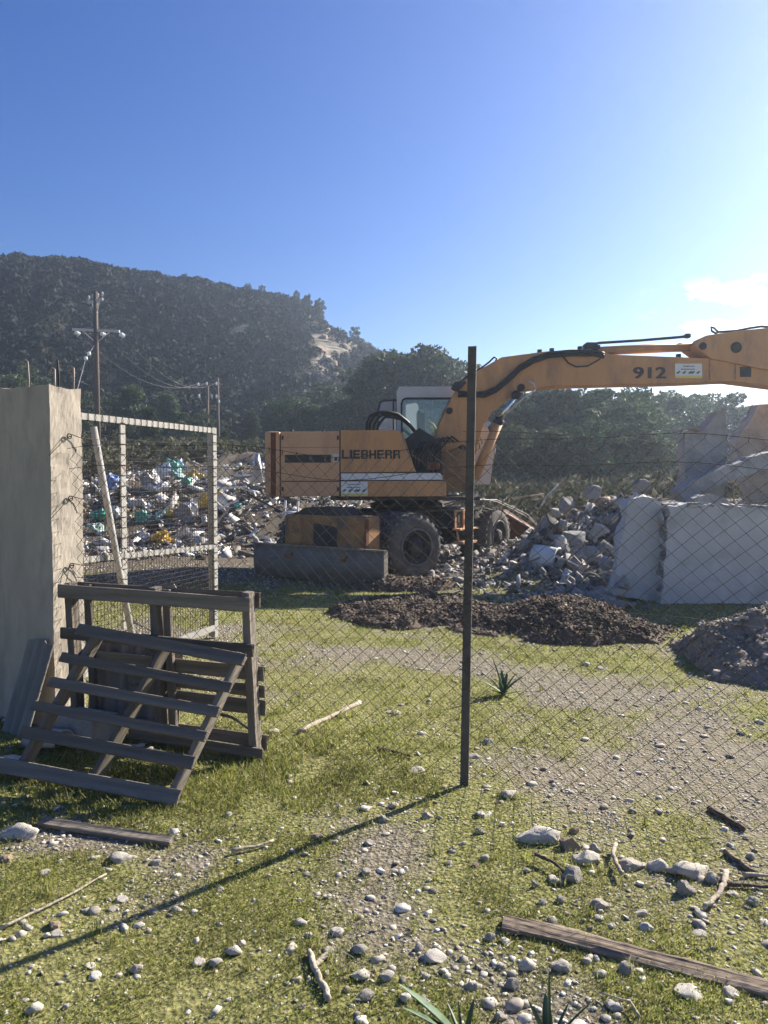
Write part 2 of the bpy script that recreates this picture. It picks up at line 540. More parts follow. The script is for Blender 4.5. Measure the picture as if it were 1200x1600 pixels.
def veg(x, y):
    """0 = bare gravel or dirt, 1 = full grass"""
    x = np.asarray(x, float); y = np.asarray(y, float)
    n = fbm(x * 2.2, y * 2.2, 21, 4); n2 = fbm(x * 0.7, y * 0.7, 22, 3)
    v = 0.82 + 1.5 * (n - 0.5) + 0.5 * (n2 - 0.5)
    v = v - 0.72 * np.exp(-(seg_d(x, y, TRACK) / 0.5) ** 2) * (0.1 + 1.1 * n2)
    v = v - 0.36 * np.exp(-(seg_d(x, y, BARE2) / 0.6) ** 2)
    v = v - 0.55 * np.exp(-(seg_d(x, y, BARE3) / 0.22) ** 2)
    v = v - 0.2 * np.exp(-(seg_d(x, y, BARE4) / 0.25) ** 2)
    v = v - 0.35 * np.exp(-(seg_d(x, y, BARE5) / 0.13) ** 2)
    v = v - 0.17 * sstep(0.5, 2.0, x) * (1 - sstep(6, 8, y))
    v = v + 0.45 * gauss(x, y, -0.35, 4.4, 0.8, 0.9) + 0.3 * gauss(x, y, -1.0, 2.6, 0.7, 0.7)
    v = v - 0.9 * sstep(10.5, 13.0, y + 0.5 * np.sin(x * 1.3)) * (1 - 0.55 * gauss(x, y, -0.5, 11.0, 2.6, 1.2)) + 0.35 * gauss(x, y, -1.5, 10.2, 1.8, 0.8)
    return np.clip(v, 0, 1)


# ground sheet: fine near the camera, coarse towards the horizon
def axis_vals(n, lim, k):
    t = np.linspace(-1, 1, n)
    return np.sinh(t * k) / math.sinh(k) * lim


gx = axis_vals(420, 365, 5.4); gy = axis_vals(420, 365, 5.4) + 4.5
GX, GY = np.meshgrid(gx, gy)
GZ = hgt(GX, GY)
nY, nX = GX.shape
idx = np.arange(nY * nX).reshape(nY, nX)
gf = np.stack([idx[:-1, :-1], idx[:-1, 1:], idx[1:, 1:], idx[1:, :-1]], -1).reshape(-1, 4)
VEG = veg(GX, GY)
EARTH = sstep(8.0, 11.0, GY) * (0.6 + 0.4 * fbm(GX, GY, 91, 3))


def ground_mat():
    m, n, l, bs = new_mat('ground_earth')
    bs.inputs['Roughness'].default_value = 0.97
    bs.inputs['Specular IOR Level'].default_value = 0.15
    tc = n.new('ShaderNodeTexCoord')
    at = n.new('ShaderNodeAttribute'); at.attribute_name = 'veg'

    def noise(s, d=6, r=0.65):
        q = n.new('ShaderNodeTexNoise'); q.inputs['Scale'].default_value = s; q.inputs['Detail'].default_value = d
        q.inputs['Roughness'].default_value = r; l.new(tc.outputs['Object'], q.inputs['Vector']); return q.outputs[0]

    def ramp(s, stops):
        c = n.new('ShaderNodeValToRGB'); e = c.color_ramp.elements
        while len(e) < len(stops): e.new(0.5)
        for el, (p, col) in zip(e, stops): el.position = p; el.color = (*col, 1)
        l.new(s, c.inputs[0]); return c.outputs[0]
    dirt = ramp(noise(16, 8, 0.75), [(0.28, (0.11, 0.092, 0.062)), (0.5, (0.21, 0.18, 0.125)), (0.72, (0.34, 0.295, 0.22))])
    brown = ramp(noise(10, 8, 0.75), [(0.3, (0.055, 0.042, 0.03)), (0.52, (0.115, 0.09, 0.065)), (0.75, (0.24, 0.20, 0.15))])
    a2 = n.new('ShaderNodeAttribute'); a2.attribute_name = 'earth'
    me_ = n.new('ShaderNodeMixRGB'); l.new(a2.outputs['Fac'], me_.inputs['Fac']); l.new(dirt, me_.inputs['Color1']); l.new(brown, me_.inputs['Color2'])
    dirt = me_.outputs[0]
    vo = n.new('ShaderNodeTexVoronoi'); vo.inputs['Scale'].default_value = 55; l.new(tc.outputs['Object'], vo.inputs['Vector'])
    moss = ramp(noise(30, 6), [(0.3, (0.12, 0.112, 0.045)), (0.5, (0.22, 0.212, 0.075)), (0.72, (0.34, 0.30, 0.14))])
    mr = n.new('ShaderNodeMath'); mr.operation = 'ADD'
    l.new(at.outputs['Fac'], mr.inputs[0])
    m2 = n.new('ShaderNodeMapRange'); m2.inputs[3].default_value = -0.45; m2.inputs[4].default_value = 0.45
    l.new(noise(9, 8, 0.75), m2.inputs[0]); l.new(m2.outputs[0], mr.inputs[1])
    th = n.new('ShaderNodeMapRange'); th.inputs[1].default_value = 0.35; th.inputs[2].default_value = 0.75
    l.new(mr.outputs[0], th.inputs[0])
    mx = n.new('ShaderNodeMixRGB'); l.new(th.outputs[0], mx.inputs['Fac']); l.new(dirt, mx.inputs['Color1']); l.new(moss, mx.inputs['Color2'])
    l.new(mx.outputs[0], bs.inputs['Base Color'])
    b = n.new('ShaderNodeBump'); b.inputs['Strength'].default_value = 0.7; b.inputs['Distance'].default_value = 0.014
    mm = n.new('ShaderNodeMath'); mm.operation = 'ADD'
    l.new(noise(24, 8, 0.75), mm.inputs[0]); l.new(vo.outputs['Distance'], mm.inputs[1])
    l.new(mm.outputs[0], b.inputs['Height']); l.new(b.outputs[0], bs.inputs['Normal'])
    return m


M['ground'] = ground_mat()
np_mesh('ground', np.stack([GX, GY, GZ], -1).reshape(-1, 3), gf, M['ground'], 'structure', True, {'veg': VEG.ravel(), 'earth': EARTH.ravel()})

# ---------------------------------------------------------------- the scrub-covered hill
SKY = [(-1500, 560), (-900, 500), (-500, 440), (-200, 412), (0, 409), (40, 403), (75, 411), (165, 424), (220, 431), (300, 439), (380, 458), (430, 463),
       (470, 473), (510, 498), (545, 521), (575, 541), (610, 566), (660, 604), (730, 645), (830, 668), (1000, 668), (1200, 655), (1400, 640), (1800, 660), (2600, 690)]
sk_az = np.array([math.atan((x - 600) / 1155) for x, y in SKY])
sk_te = np.array([(752 - y) / 1155 * math.cos(math.atan((x - 600) / 1155)) for x, y in SKY])
R0, R1 = 58.0, 120.0


def hill_h(az, r):
    te = np.interp(az, sk_az, sk_te)
    top = 1.6 + R1 * te - 0.95
    rr = r + 9 * (fbm(az * 9, r * 0.045, 31, 3) - 0.5)
    t = np.clip((rr - R0) / (R1 - R0), 0, 1)
    prof = 0.55 * t + 0.45 * t * t * (3 - 2 * t)
    h = top * prof
    rel = (fbm(az * 16, r * 0.055, 33, 4) - 0.5) * 6 * np.sin(np.pi * np.clip(t, 0, 1)) * np.clip(top / 32, 0.1, 1)
    back = np.clip((r - R1) / 90, 0, 1)
    return (h + rel) * (1 - back) ** 2 - 2.0 * back + 2.6 * (1 - t)


def hpx(px, py):
    """meeting point of a sight line with the hill"""
    d = ray(px, py); o = Vector((0, 0, CAM_Z)); hx = math.hypot(d.x, d.y)
    for r in np.arange(R0, R1 + 20, 1.0):
        p = o + d * (r / hx)
        if p.z < float(hill_h(np.array(math.atan2(p.x, p.y)), np.array(r))): return p
    return None


haz = np.linspace(math.radians(-65), math.radians(65), 420)
hr = np.linspace(R0 - 5, R1 + 90, 150)
HA, HR = np.meshgrid(haz, hr)
HZ = hill_h(HA, HR)
# bare pale cliff on the hill's flank, traced as elevation and azimuth
cl_az = np.degrees(HA)
pxh = 600 + 1155 * np.tan(HA); pyh = 752 - (HZ - CAM_Z) / (HR * np.cos(HA)) * 1155
cn = fbm(pxh * 0.045, pyh * 0.07, 41, 4)


def cliffmask(px, py, n):
    m = 1.15 * np.exp(-(((px - 505) / 20) ** 2 + ((py - 565) / 32) ** 2)) + 0.95 * np.exp(-(((px - 545) / 38) ** 2 + ((py - 530) / 34) ** 2)) \
        + 0.95 * np.exp(-(((px - 500) / 30) ** 2 + ((py - 490) / 22) ** 2)) + 0.6 * np.exp(-(((px - 375) / 16) ** 2 + ((py - 513) / 6) ** 2)) + 0.5 * np.exp(-(((px - 445) / 14) ** 2 + ((py - 508) / 10) ** 2))
    return np.clip((m + 1.5 * (n - 0.55)) * 1.4 - 0.25, 0, 1)


CL = cliffmask(pxh, pyh, cn) * (HR < R1 + 4)


def hill_mat():
    m, n, l, bs = new_mat('hill_earth')
    bs.inputs['Roughness'].default_value = 1.0; bs.inputs['Specular IOR Level'].default_value = 0.1
    tc = n.new('ShaderNodeTexCoord')
    at = n.new('ShaderNodeAttribute'); at.attribute_name = 'cliff'
    no = n.new('ShaderNodeTexNoise'); no.inputs['Scale'].default_value = 0.25; no.inputs['Detail'].default_value = 8
    l.new(tc.outputs['Object'], no.inputs['Vector'])
    cr = n.new('ShaderNodeValToRGB'); e = cr.color_ramp.elements
    e[0].position = 0.35; e[0].color = (0.016, 0.02, 0.013, 1); e[1].position = 0.7; e[1].color = (0.06, 0.05, 0.036, 1)
    l.new(no.outputs[0], cr.inputs[0])
    mp = n.new('ShaderNodeMapping'); mp.inputs['Scale'].default_value = (0.25, 0.25, 2.6); l.new(tc.outputs['Object'], mp.inputs['Vector'])
    n2 = n.new('ShaderNodeTexNoise'); n2.inputs['Scale'].default_value = 1.0; n2.inputs['Detail'].default_value = 8
    l.new(mp.outputs[0], n2.inputs['Vector'])
    c2 = n.new('ShaderNodeValToRGB'); e = c2.color_ramp.elements
    e[0].position = 0.35; e[0].color = (0.11, 0.09, 0.065, 1); e[1].position = 0.65; e[1].color = (0.42, 0.365, 0.29, 1)
    l.new(n2.outputs[0], c2.inputs[0])
    mx = n.new('ShaderNodeMixRGB'); l.new(at.outputs['Fac'], mx.inputs['Fac']); l.new(cr.outputs[0], mx.inputs['Color1']); l.new(c2.outputs[0], mx.inputs['Color2'])
    l.new(mx.outputs[0], bs.inputs['Base Color'])
    b = n.new('ShaderNodeBump'); b.inputs['Strength'].default_value = 1; b.inputs['Distance'].default_value = 1.5
    l.new(n2.outputs[0], b.inputs['Height']); l.new(b.outputs[0], bs.inputs['Normal'])
    return m


hv = np.stack([np.sin(HA) * HR, np.cos(HA) * HR, HZ], -1).reshape(-1, 3)
a_, b_ = HA.shape
idx = np.arange(a_ * b_).reshape(a_, b_)
hf = np.stack([idx[:-1, :-1], idx[:-1, 1:], idx[1:, 1:], idx[1:, :-1]], -1).reshape(-1, 4)
np_mesh('hill', hv, hf, hill_mat(), 'structure', True, {'cliff': CL.ravel()})


def leaf_quads(centres, size, rng, up_bias=0.3):
    """one randomly turned diamond-shaped leaf spray at each centre"""
    n = len(centres)
    a = rng.normal(size=(n, 3)); a[:, 2] += up_bias; a /= np.linalg.norm(a, axis=1, keepdims=True)
    b = rng.normal(size=(n, 3)); b -= a * np.sum(a * b, 1, keepdims=True); b /= np.linalg.norm(b, axis=1, keepdims=True)
    s = (np.asarray(size) * rng.uniform(0.6, 1.4, n))[:, None]
    v = np.stack([centres - a * s, centres + b * s * 0.45, centres + a * s, centres - b * s * 0.45], 1).reshape(-1, 3)
    f = np.arange(n * 4).reshape(n, 4)
    return v, f


M['scrub'] = ramp_mat('scrub_leaf', [(0, (0.008, 0.014, 0.010)), (0.4, (0.014, 0.022, 0.014)), (0.75, (0.022, 0.030, 0.018)), (0.9, (0.036, 0.040, 0.024)), (1, (0.048, 0.038, 0.028))], 0.9)
# scrub: every bush a clump of leaf sprays
nb = 14000
az = RNG.uniform(math.radians(-42), math.radians(38), nb)
rr = np.sqrt(RNG.uniform(R0 ** 2, (R1 + 5) ** 2, nb))
bz = hill_h(az, rr)
spx = 600 + 1155 * np.tan(az); spy = 752 - (bz - CAM_Z) / (rr * np.cos(az)) * 1155
keep = RNG.uniform(size=nb) > 0.86 * np.clip(1.5 * cliffmask(spx, spy, fbm(spx * 0.045, spy * 0.07, 41, 4)), 0, 1)
keep &= bz > 1.0
az, rr, bz = az[keep], rr[keep], bz[keep]
nb = len(az)
rad = 0.5 + 0.95 * RNG.random(nb) ** 2.2
per = 46
th = RNG.uniform(0, 2 * np.pi, (nb, per)); cz = RNG.uniform(0, 1, (nb, per)); q = np.sqrt(1 - cz ** 2) * RNG.uniform(0.55, 1.0, (nb, per))
c = np.stack([np.sin(az)[:, None] * rr[:, None] + rad[:, None] * q * np.cos(th),
              np.cos(az)[:, None] * rr[:, None] + rad[:, None] * q * np.sin(th),
              bz[:, None] + rad[:, None] * (cz * 1.0 - 0.1)], -1).reshape(-1, 3)
v, f = leaf_quads(c, np.repeat(rad * 0.26, per), RNG)
np_mesh('scrub', v, f, M['scrub'], 'stuff')

# ---------------------------------------------------------------- trees
M['needles'] = ramp_mat('pine_needles', [(0, (0.028, 0.048, 0.02)), (0.5, (0.05, 0.075, 0.03)), (0.85, (0.08, 0.105, 0.042)), (1, (0.11, 0.12, 0.055))], 0.7, trans=0.25, objvar=0.3)


def pine_meshes(seed, H, W, nclump, per, leaf, conical):
    """trunk with limbs, and a crown of needle tufts gathered in clumps at the limb ends"""
    rng = np.random.default_rng(seed); rnd = random.Random(seed)
    mb = MB()
    lean = Vector((rnd.uniform(-.06, .06), rnd.uniform(-.06, .06), 1))
    tp = [Vector((lean.x * H * t, lean.y * H * t, H * t * 0.93)) for t in (0, 0.2, 0.45, 0.7, 1.0)]
    mb.tube(tp, [H * .028, H * .022, H * .016, H * .010, H * .003], 7)
    cs = []
    for k in range(nclump):
        t = rnd.uniform(0.22, 1.0)
        if conical: wr = W * (1.05 - t) * rnd.uniform(0.3, 1.0)
        else: wr = W * math.sqrt(max(0.05, 1 - ((t - 0.58) / 0.52) ** 2)) * rnd.uniform(0.35, 1.05)
        a = rnd.uniform(0, 6.283)
        p = Vector((math.cos(a) * wr + lean.x * H * t, math.sin(a) * wr + lean.y * H * t, H * t))
        s = Vector((lean.x * H * t * .85, lean.y * H * t * .85, H * t * 0.8))
        if k % 2 == 0: mb.tube([s, (s + p) / 2 + Vector((0, 0, -0.02 * H)), p], [H * .008, H * .005, H * .002], 4)
        cs.append((p, H * rnd.uniform(0.075, 0.14)))
    pts = []
    for p, r in cs:
        d = rng.normal(size=(per, 3)); d /= np.linalg.norm(d, axis=1, keepdims=True)
        rad_ = rng.uniform(0.45, 1.0, (per, 1)) ** 0.6
        pts.append(np.array(p) + d * rad_ * np.array([r, r, r * 0.72]))
    v, f = leaf_quads(np.concatenate(pts), leaf, rng, 0.6)
    return mb, v, f


def tree_proto(name, label, group, seed, H, W, nclump, per, leaf, conical=False):
    mb, v, f = pine_meshes(seed, H, W, nclump, per, leaf, conical)
    t = thing(name, label, 'tree', (0, 0, 0), group)
    mb.build('trunk', M['bark'], t)
    np_mesh('crown', v, f, M['needles'], None, False, None, t)
    return t


PR = [tree_proto('pine_tree', '', None, 100 + k, 8.0, (3.1, 3.6, 2.8, 3.3)[k], 54, 190, 0.17) for k in range(4)]
PC = [tree_proto('pine_tree', '', None, 120 + k, 8.0, (2.6, 2.2)[k], 54, 190, 0.17, True) for k in range(2)]
used = set()


def plant(proto, px, pytop, Y, label, group=None, wide=1.0, base=None, sink=0.0):
    """a tree whose top shows at px, pytop, standing at distance Y"""
    top = P(px, pytop, Y)
    z0 = float(hgt(top.x, top.y)) if base is None else base
    if proto.name in used: o = copy_tree(proto)
    else: o = proto; used.add(proto.name)
    H = max(1.5, top.z - z0)
    o.location = (top.x, top.y, z0 - 0.1)
    s = H / 8.75
    o.scale = (s * wide, s * wide, s)
    o.rotation_euler = (0, 0, random.uniform(0, 6.28))
    o['label'] = label
    if group: o['group'] = group
    WLOC[o.name] = Vector(o.location)
    return o


# the belt of pines at the foot of the hill, behind the dump
g1 = 'pines in the belt at the foot of the hill'
belt = [(15, 560, 62), (75, 600, 55), (120, 620, 52), (160, 612, 60), (205, 592, 56), (232, 630, 48), (262, 606, 62), (300, 640, 52), (335, 650, 58), (350, 668, 44), (392, 636, 60),
        (425, 625, 66), (455, 610, 56), (492, 632, 50), (520, 600, 66), (545, 618, 54)]
where = ['rising above the concrete wall top, under the first hooked rebar', 'whose crown shows between the two middle rebars of the wall', 'just beside the lower part of the power pole', 'behind the power pole',
         'tall and pale above the gate rail, first of two', 'low and pointed, above the middle of the gate top rail', 'narrow and pointed, halfway between power pole and twin pole', 'low, before the twin power pole',
         'bushy, right behind the legs of the twin power pole', 'small and conical just past the tall gate stile', 'between gate stile and excavator counterweight', 'broad, above the rear corner of the excavator housing',
         'above the engine door of the excavator', 'dark, above the seam between engine door and lettered hood', 'below the pale cliff, above the lettered hood', 'low beside the hose arch of the excavator', 'beyond the wall, outside the frame edge', 'far out beyond the wall, outside the frame edge']
for k, (px, py, Y) in enumerate(belt):
    plant((PR + PC)[k % 6] if k not in (6, 9) else PC[k % 2], px, py, Y, 'green pine in the belt, ' + where[k], g1, 1.25)
# tall pines behind the excavator cab
for k, (px, py, Y, lab) in enumerate([
        (590, 590, 55, 'dark pine at the edge of the cliff slope, beside the cab trees'),
        (616, 548, 54, 'tall blue-green pine standing behind the excavator cab roof'),
        (655, 530, 54, 'tallest pine of the clump behind the cab and the boom foot'),
        (700, 548, 52, 'broad pine behind the fence post and the bent boom'),
        (742, 572, 54, 'pine crown showing between the fence post and the bend of the boom')]):
    plant(PR[(k + 1) % 4], px, py, Y, lab, 'tall pines behind the excavator', 1.15)
# the grove seen under the boom
g3 = 'pines of the grove under the boom'
where = ['at the grove edge, right beside the boom cylinder', 'under the bend of the boom where its hoses run', 'behind the loop of hose hanging on the boom', 'full and tall, midway between boom bend and the number', 'behind the blank stretch of boom before the number',
         'right under the painted number', 'under the small sign on the boom', 'low, in front, closest to the boom foot', 'low, in front, above the fallen drum', 'low, in front, above the rubble crest', 'partly hidden by the flat-topped pine', 'low, in front, above the pale square block',
         'beyond the ruin, first outside the frame', 'beyond the ruin, second outside the frame', 'beyond the ruin, last outside the frame']
for k, (px, py, Y) in enumerate([(775, 618, 46), (815, 600, 42), (850, 612, 50), (885, 596, 40), (925, 600, 46), (960, 598, 38), (1000, 603, 44), (800, 660, 34), (870, 655, 32), (935, 650, 33), (1035, 612, 48), (1000, 665, 34)]):
    plant(PR[k % 4], px, py, Y, 'grove pine ' + where[k], g3, 1.3)
plant(PR[1], 1085, 604, 52, 'flat-topped pine whose branch reaches out over the pale sky beside the ruin', None, 1.25)
plant(PR[2], 1165, 628, 52, 'round-headed hazy tree far beyond the ruined concrete wall', None, 1.5)
# single pines standing on the skyline of the hill
for k, (px, py, r_, lab) in enumerate([
        (388, 440, 117, 'small pine on the hill crest where the ridge begins to drop'),
        (410, 444, 116.5, 'dense low pine on the ridge, uphill of the bare shoulder'),
        (462, 452, 116, 'spindly pine on the ridge just above the bare pale shoulder'),
        (480, 458, 115, 'wide leaning pine on the ridge above the bare pale shoulder'),
        (497, 463, 114, 'outermost ridge pine at the top of the cliff slope'),
        (555, 508, 112, 'lone pine on the falling slope beyond the pale cliff')]):
    a = math.atan((px - 600) / 1155)
    x, y = r_ * math.sin(a), r_ * math.cos(a)
    zb = float(hill_h(np.array(a), np.array(float(r_))))
    plant(PR[k % 4], px, py, y, lab, None, 0.62, base=zb - 0.2)

# low brush between the dump and the grove: one tangle
nb = 4200
bx = RNG.uniform(-30, 26, nb); by = RNG.uniform(19, 46, nb)
ok = ((bx > 0.06 * by) & (by > 21 + 3 * np.sin(bx))) | (by > 32 + 3 * np.sin(bx * .7))
bx, by = bx[ok], by[ok]; nb = len(bx)
rad = RNG.uniform(0.25, 0.75, nb)
th = RNG.uniform(0, 2 * np.pi, (nb, 40)); cz = RNG.uniform(0, 1, (nb, 40)); q = np.sqrt(1 - cz ** 2) * RNG.uniform(0.4, 1, (nb, 40))
c = np.stack([bx[:, None] + rad[:, None] * q * np.cos(th), by[:, None] + rad[:, None] * q * np.sin(th), hgt(bx, by)[:, None] + rad[:, None] * cz * 1.1], -1).reshape(-1, 3)
v, f = leaf_quads(c, np.repeat(rad * 0.22, 40), RNG, 0.8)
M['brush'] = ramp_mat('brush_leaf', [(0, (0.05, 0.058, 0.028)), (0.5, (0.09, 0.095, 0.045)), (0.8, (0.16, 0.145, 0.085)), (1, (0.25, 0.215, 0.15))], 0.9, trans=0.15)
np_mesh('undergrowth', v, f, M['brush'], 'stuff')

# ---------------------------------------------------------------- grass and gravel
def near_pts(n, dmin, dmax, amax, rng):
    d = np.exp(rng.uniform(math.log(dmin), math.log(dmax), n)); a = rng.uniform(-amax, amax, n)
    return d * np.sin(a), d * np.cos(a), d


M['grass'] = ramp_mat('grass_blade', [(0, (0.15, 0.175, 0.036)), (0.4, (0.25, 0.275, 0.06)), (0.75, (0.34, 0.34, 0.10)), (0.92, (0.40, 0.345, 0.16)), (1, (0.52, 0.45, 0.28))], 0.7, trans=0.55, nscale=1.4)
n = 520000
x, y, d = near_pts(n, 1.5, 15, math.radians(44), RNG)
vg = veg(x, y)
patch = fbm(x * 5, y * 5, 51, 3)
k = RNG.uniform(size=n) < np.clip((vg - 0.18) * 1.6, 0, 1) * np.clip(0.20 + 3.0 * (patch - 0.36), 0.10, 1)
x, y, d, patch = x[k], y[k], d[k], patch[k]
n = len(x)
lush = gauss(x, y, -1.5, 4.0, 1.2, 0.75) + 0.6 * gauss(x, y, -0.3, 4.3, 0.8, 0.6)
L = (0.006 + 0.012 * RNG.random(n) ** 2 + 0.016 * patch * RNG.random(n) ** 2) * (1 + 1.5 * lush)
L = np.maximum(L, d * 0.0022)
w = np.maximum(0.0016 + 0.0016 * RNG.random(n), d * 0.0009)
an = RNG.uniform(0, 2 * np.pi, n); ln = RNG.uniform(0.2, 1.5, n)
z = hgt(x, y) - 0.003
dirx, diry = np.cos(an), np.sin(an)
base = np.stack([x, y, z], -1)
side = np.stack([-diry * w, dirx * w, np.zeros(n)], -1)
tip = base + np.stack([dirx * L * ln, diry * L * ln, L], -1)
v = np.stack([base - side, base + side, tip], 1).reshape(-1, 3)
np_mesh('grass', v, np.arange(n * 3).reshape(n, 3), M['grass'], 'stuff')

n = 190000
x, y, d = near_pts(n, 1.5, 9, math.radians(44), RNG)
vg = veg(x, y); patch = fbm(x * 3.3, y * 3.3, 53, 3)
k = RNG.uniform(size=n) < np.clip((vg - 0.30) * 1.5, 0, 1) * np.clip(3.2 * (patch - 0.36), 0.06, 1)
x, y, d = x[k], y[k], d[k]; n = len(x)
c = np.stack([x, y, hgt(x, y) + RNG.uniform(0.003, 0.022, n)], -1)
v, f = leaf_quads(c, np.maximum(0.0042, d * 0.0014), RNG, 0.2)
# longer tufts here and there
nt_ = 450
tx, ty, td = near_pts(nt_, 1.6, 9, math.radians(42), RNG)
k = RNG.uniform(size=nt_) < np.clip((veg(tx, ty) - .2) * 1.3, .06, 1)
tx, ty, td = tx[k], ty[k], td[k]
m_ = 16; nt_ = len(tx)
bx_ = (tx[:, None] + RNG.normal(0, .014, (nt_, m_))).ravel(); by_ = (ty[:, None] + RNG.normal(0, .014, (nt_, m_))).ravel()
Lt = (np.repeat(RNG.uniform(.02, .055, nt_), m_) * RNG.uniform(.5, 1.2, nt_ * m_)); an = RNG.uniform(0, 6.28, nt_ * m_); ln = RNG.uniform(.1, .9, nt_ * m_)
wt = np.maximum(.0017, np.repeat(td, m_) * .0007)
b0_ = np.stack([bx_, by_, hgt(bx_, by_) - .003], -1); sd_ = np.stack([-np.sin(an) * wt, np.cos(an) * wt, 0 * wt], -1)
mid_ = b0_ + np.stack([np.cos(an) * Lt * ln * .35, np.sin(an) * Lt * ln * .35, Lt * .62], -1); tip_ = b0_ + np.stack([np.cos(an) * Lt * ln, np.sin(an) * Lt * ln, Lt], -1)
vt = np.stack([b0_ - sd_, b0_ + sd_, mid_ + sd_ * .7, mid_ - sd_ * .7, tip_], 1).reshape(-1, 3)
q_ = np.arange(nt_ * m_)[:, None] * 5
ft = np.concatenate([q_ + [0, 1, 2], q_ + [0, 2, 3], q_ + [3, 2, 4]])
np_mesh('grass', vt, ft, M['grass'], 'stuff')
M['weed'] = ramp_mat('weed_leaf', [(0, (0.13, 0.18, 0.036)), (0.5, (0.23, 0.28, 0.06)), (0.86, (0.30, 0.315, 0.08)), (0.94, (0.48, 0.43, 0.14)), (1, (0.50, 0.45, 0.30))], 0.6, trans=0.5)
np_mesh('ground_cover', v, f, M['weed'], 'stuff')
ICO_V = None


def ico():
    t = (1 + 5 ** 0.5) / 2
    v = np.array([(-1, t, 0), (1, t, 0), (-1, -t, 0), (1, -t, 0), (0, -1, t), (0, 1, t), (0, -1, -t), (0, 1, -t), (t, 0, -1), (t, 0, 1), (-t, 0, -1), (-t, 0, 1)], float)
    v /= np.linalg.norm(v[0])
    f = np.array([(0, 11, 5), (0, 5, 1), (0, 1, 7), (0, 7, 10), (0, 10, 11), (1, 5, 9), (5, 11, 4), (11, 10, 2), (10, 7, 6), (7, 1, 8),
                  (3, 9, 4), (3, 4, 2), (3, 2, 6), (3, 6, 8), (3, 8, 9), (4, 9, 5), (2, 4, 11), (6, 2, 10), (8, 6, 7), (9, 8, 1)])
    return v, f


def lumps(x, y, z, s, rng, flat=(0.45, 0.9), rough=0.22):
    """arrays of small irregular stones (20 faces each)"""
    iv, fi = ico(); n = len(x)
    v = iv[None] * (1 + rng.normal(0, rough, (n, 12, 1)))
    v = v * np.stack([rng.uniform(0.7, 1.35, n), rng.uniform(0.6, 1.1, n), rng.uniform(*flat, n)], -1)[:, None, :]
    a = rng.uniform(0, 2 * np.pi, n); ca, sa = np.cos(a)[:, None], np.sin(a)[:, None]
    tl = rng.normal(0, 0.35, n)[:, None]
    X, Y, Z = v[..., 0], v[..., 1], v[..., 2]
    Y, Z = Y * np.cos(tl) - Z * np.sin(tl), Y * np.sin(tl) + Z * np.cos(tl)
    v = np.stack([X * ca - Y * sa, X * sa + Y * ca, Z], -1) * s[:, None, None]
    v = v + np.stack([x, y, z], -1)[:, None, :]
    f = fi[None] + (np.arange(n) * 12)[:, None, None]
    return v.reshape(-1, 3), f.reshape(-1, 3)


M['gravel'] = ramp_mat('gravel_stone', [(0, (0.22, 0.19, 0.15)), (0.35, (0.36, 0.32, 0.26)), (0.7, (0.48, 0.435, 0.36)), (0.92, (0.58, 0.54, 0.465)), (1, (0.64, 0.61, 0.55))], 0.9, nscale=60)
n = 100000
x, y, d = near_pts(n, 1.5, 15, math.radians(42), RNG)
vg = veg(x, y)
clump = fbm(x * 3, y * 3, 61, 3)
k = RNG.uniform(size=n) < np.clip(0.26 + 0.85 * (1 - vg), 0, 1) * np.clip(0.3 + 1.6 * (clump - 0.25), 0.1, 1)
x, y, d = x[k], y[k], d[k]; n = len(x)
s = np.maximum(np.minimum(0.0042 * np.exp(RNG.normal(0, 0.65, n)), 0.026), d * 0.0016) * RNG.uniform(0.7, 1.1, n)
v, f = lumps(x, y, hgt(x, y) + s * 0.12, s, RNG, (.22, .5), .2)
np_mesh('gravel', v, f, M['gravel'], 'stuff')

# ---------------------------------------------------------------- concrete pillar with rebar and wire hooks
F = Vector((0.912, -0.411, 0)).normalized()      # the fence line, pillar towards post
N = Vector((-F.y, F.x, 0))                        # away from the camera
Z = Vector((0, 0, 1))
pil_corner = P(84, 985, 4.72)                     # front corner of the pillar
pc = Vector((pil_corner.x, pil_corner.y, 0))
PT, PL = 0.255, 1.9                               # thickness, length
PH = P(74, 602, 4.72).z


def rough_block(name, corner, ax, ay, sx, sy, z0, z1, m, parent=None, nx=8, ny=4, nz=14, jit=0.006, topjit=0.03, loc=None):
    """a cast block with a hand-rough surface and a broken top"""
    mb = MB()

    def sheet(o, U, V, nu, nv, nrm):
        vv = []; ff = []
        for j in range(nv + 1):
            for i in range(nu + 1):
                p = o + U * (i / nu) + V * (j / nv)
                q = p + nrm * 0
                s = mnoise.noise(p * 9) * jit + mnoise.noise(p * 31) * jit * 0.5
                c_ = (p - (corner + ax * sx / 2 + ay * sy / 2)); c_.z = 0
                q = p + c_.normalized() * s
                if p.z > z1 - 1e-4: q.z += mnoise.noise(p * 8) * topjit + mnoise.noise(p * 23) * topjit * 0.6
                vv.append(q)
        for j in range(nv):
            for i in range(nu):
                a = j * (nu + 1) + i
                ff.append((a, a + 1, a + nu + 2, a + nu + 1))
        mb.add(vv, ff)
    h = Vector((0, 0, z1 - z0)); b = Vector((corner.x, corner.y, z0))
    U, V = ax * sx, ay * sy
    sheet(b, U, h, nx, nz, -ay); sheet(b + U, V, h, ny, nz, ax); sheet(b + U + V, -U, h, nx, nz, ay); sheet(b + V, -V, h, ny, nz, -ax)
    sheet(b + h, U, V, nx, ny, Z)
    return mb.build(name, m, parent, loc=loc)


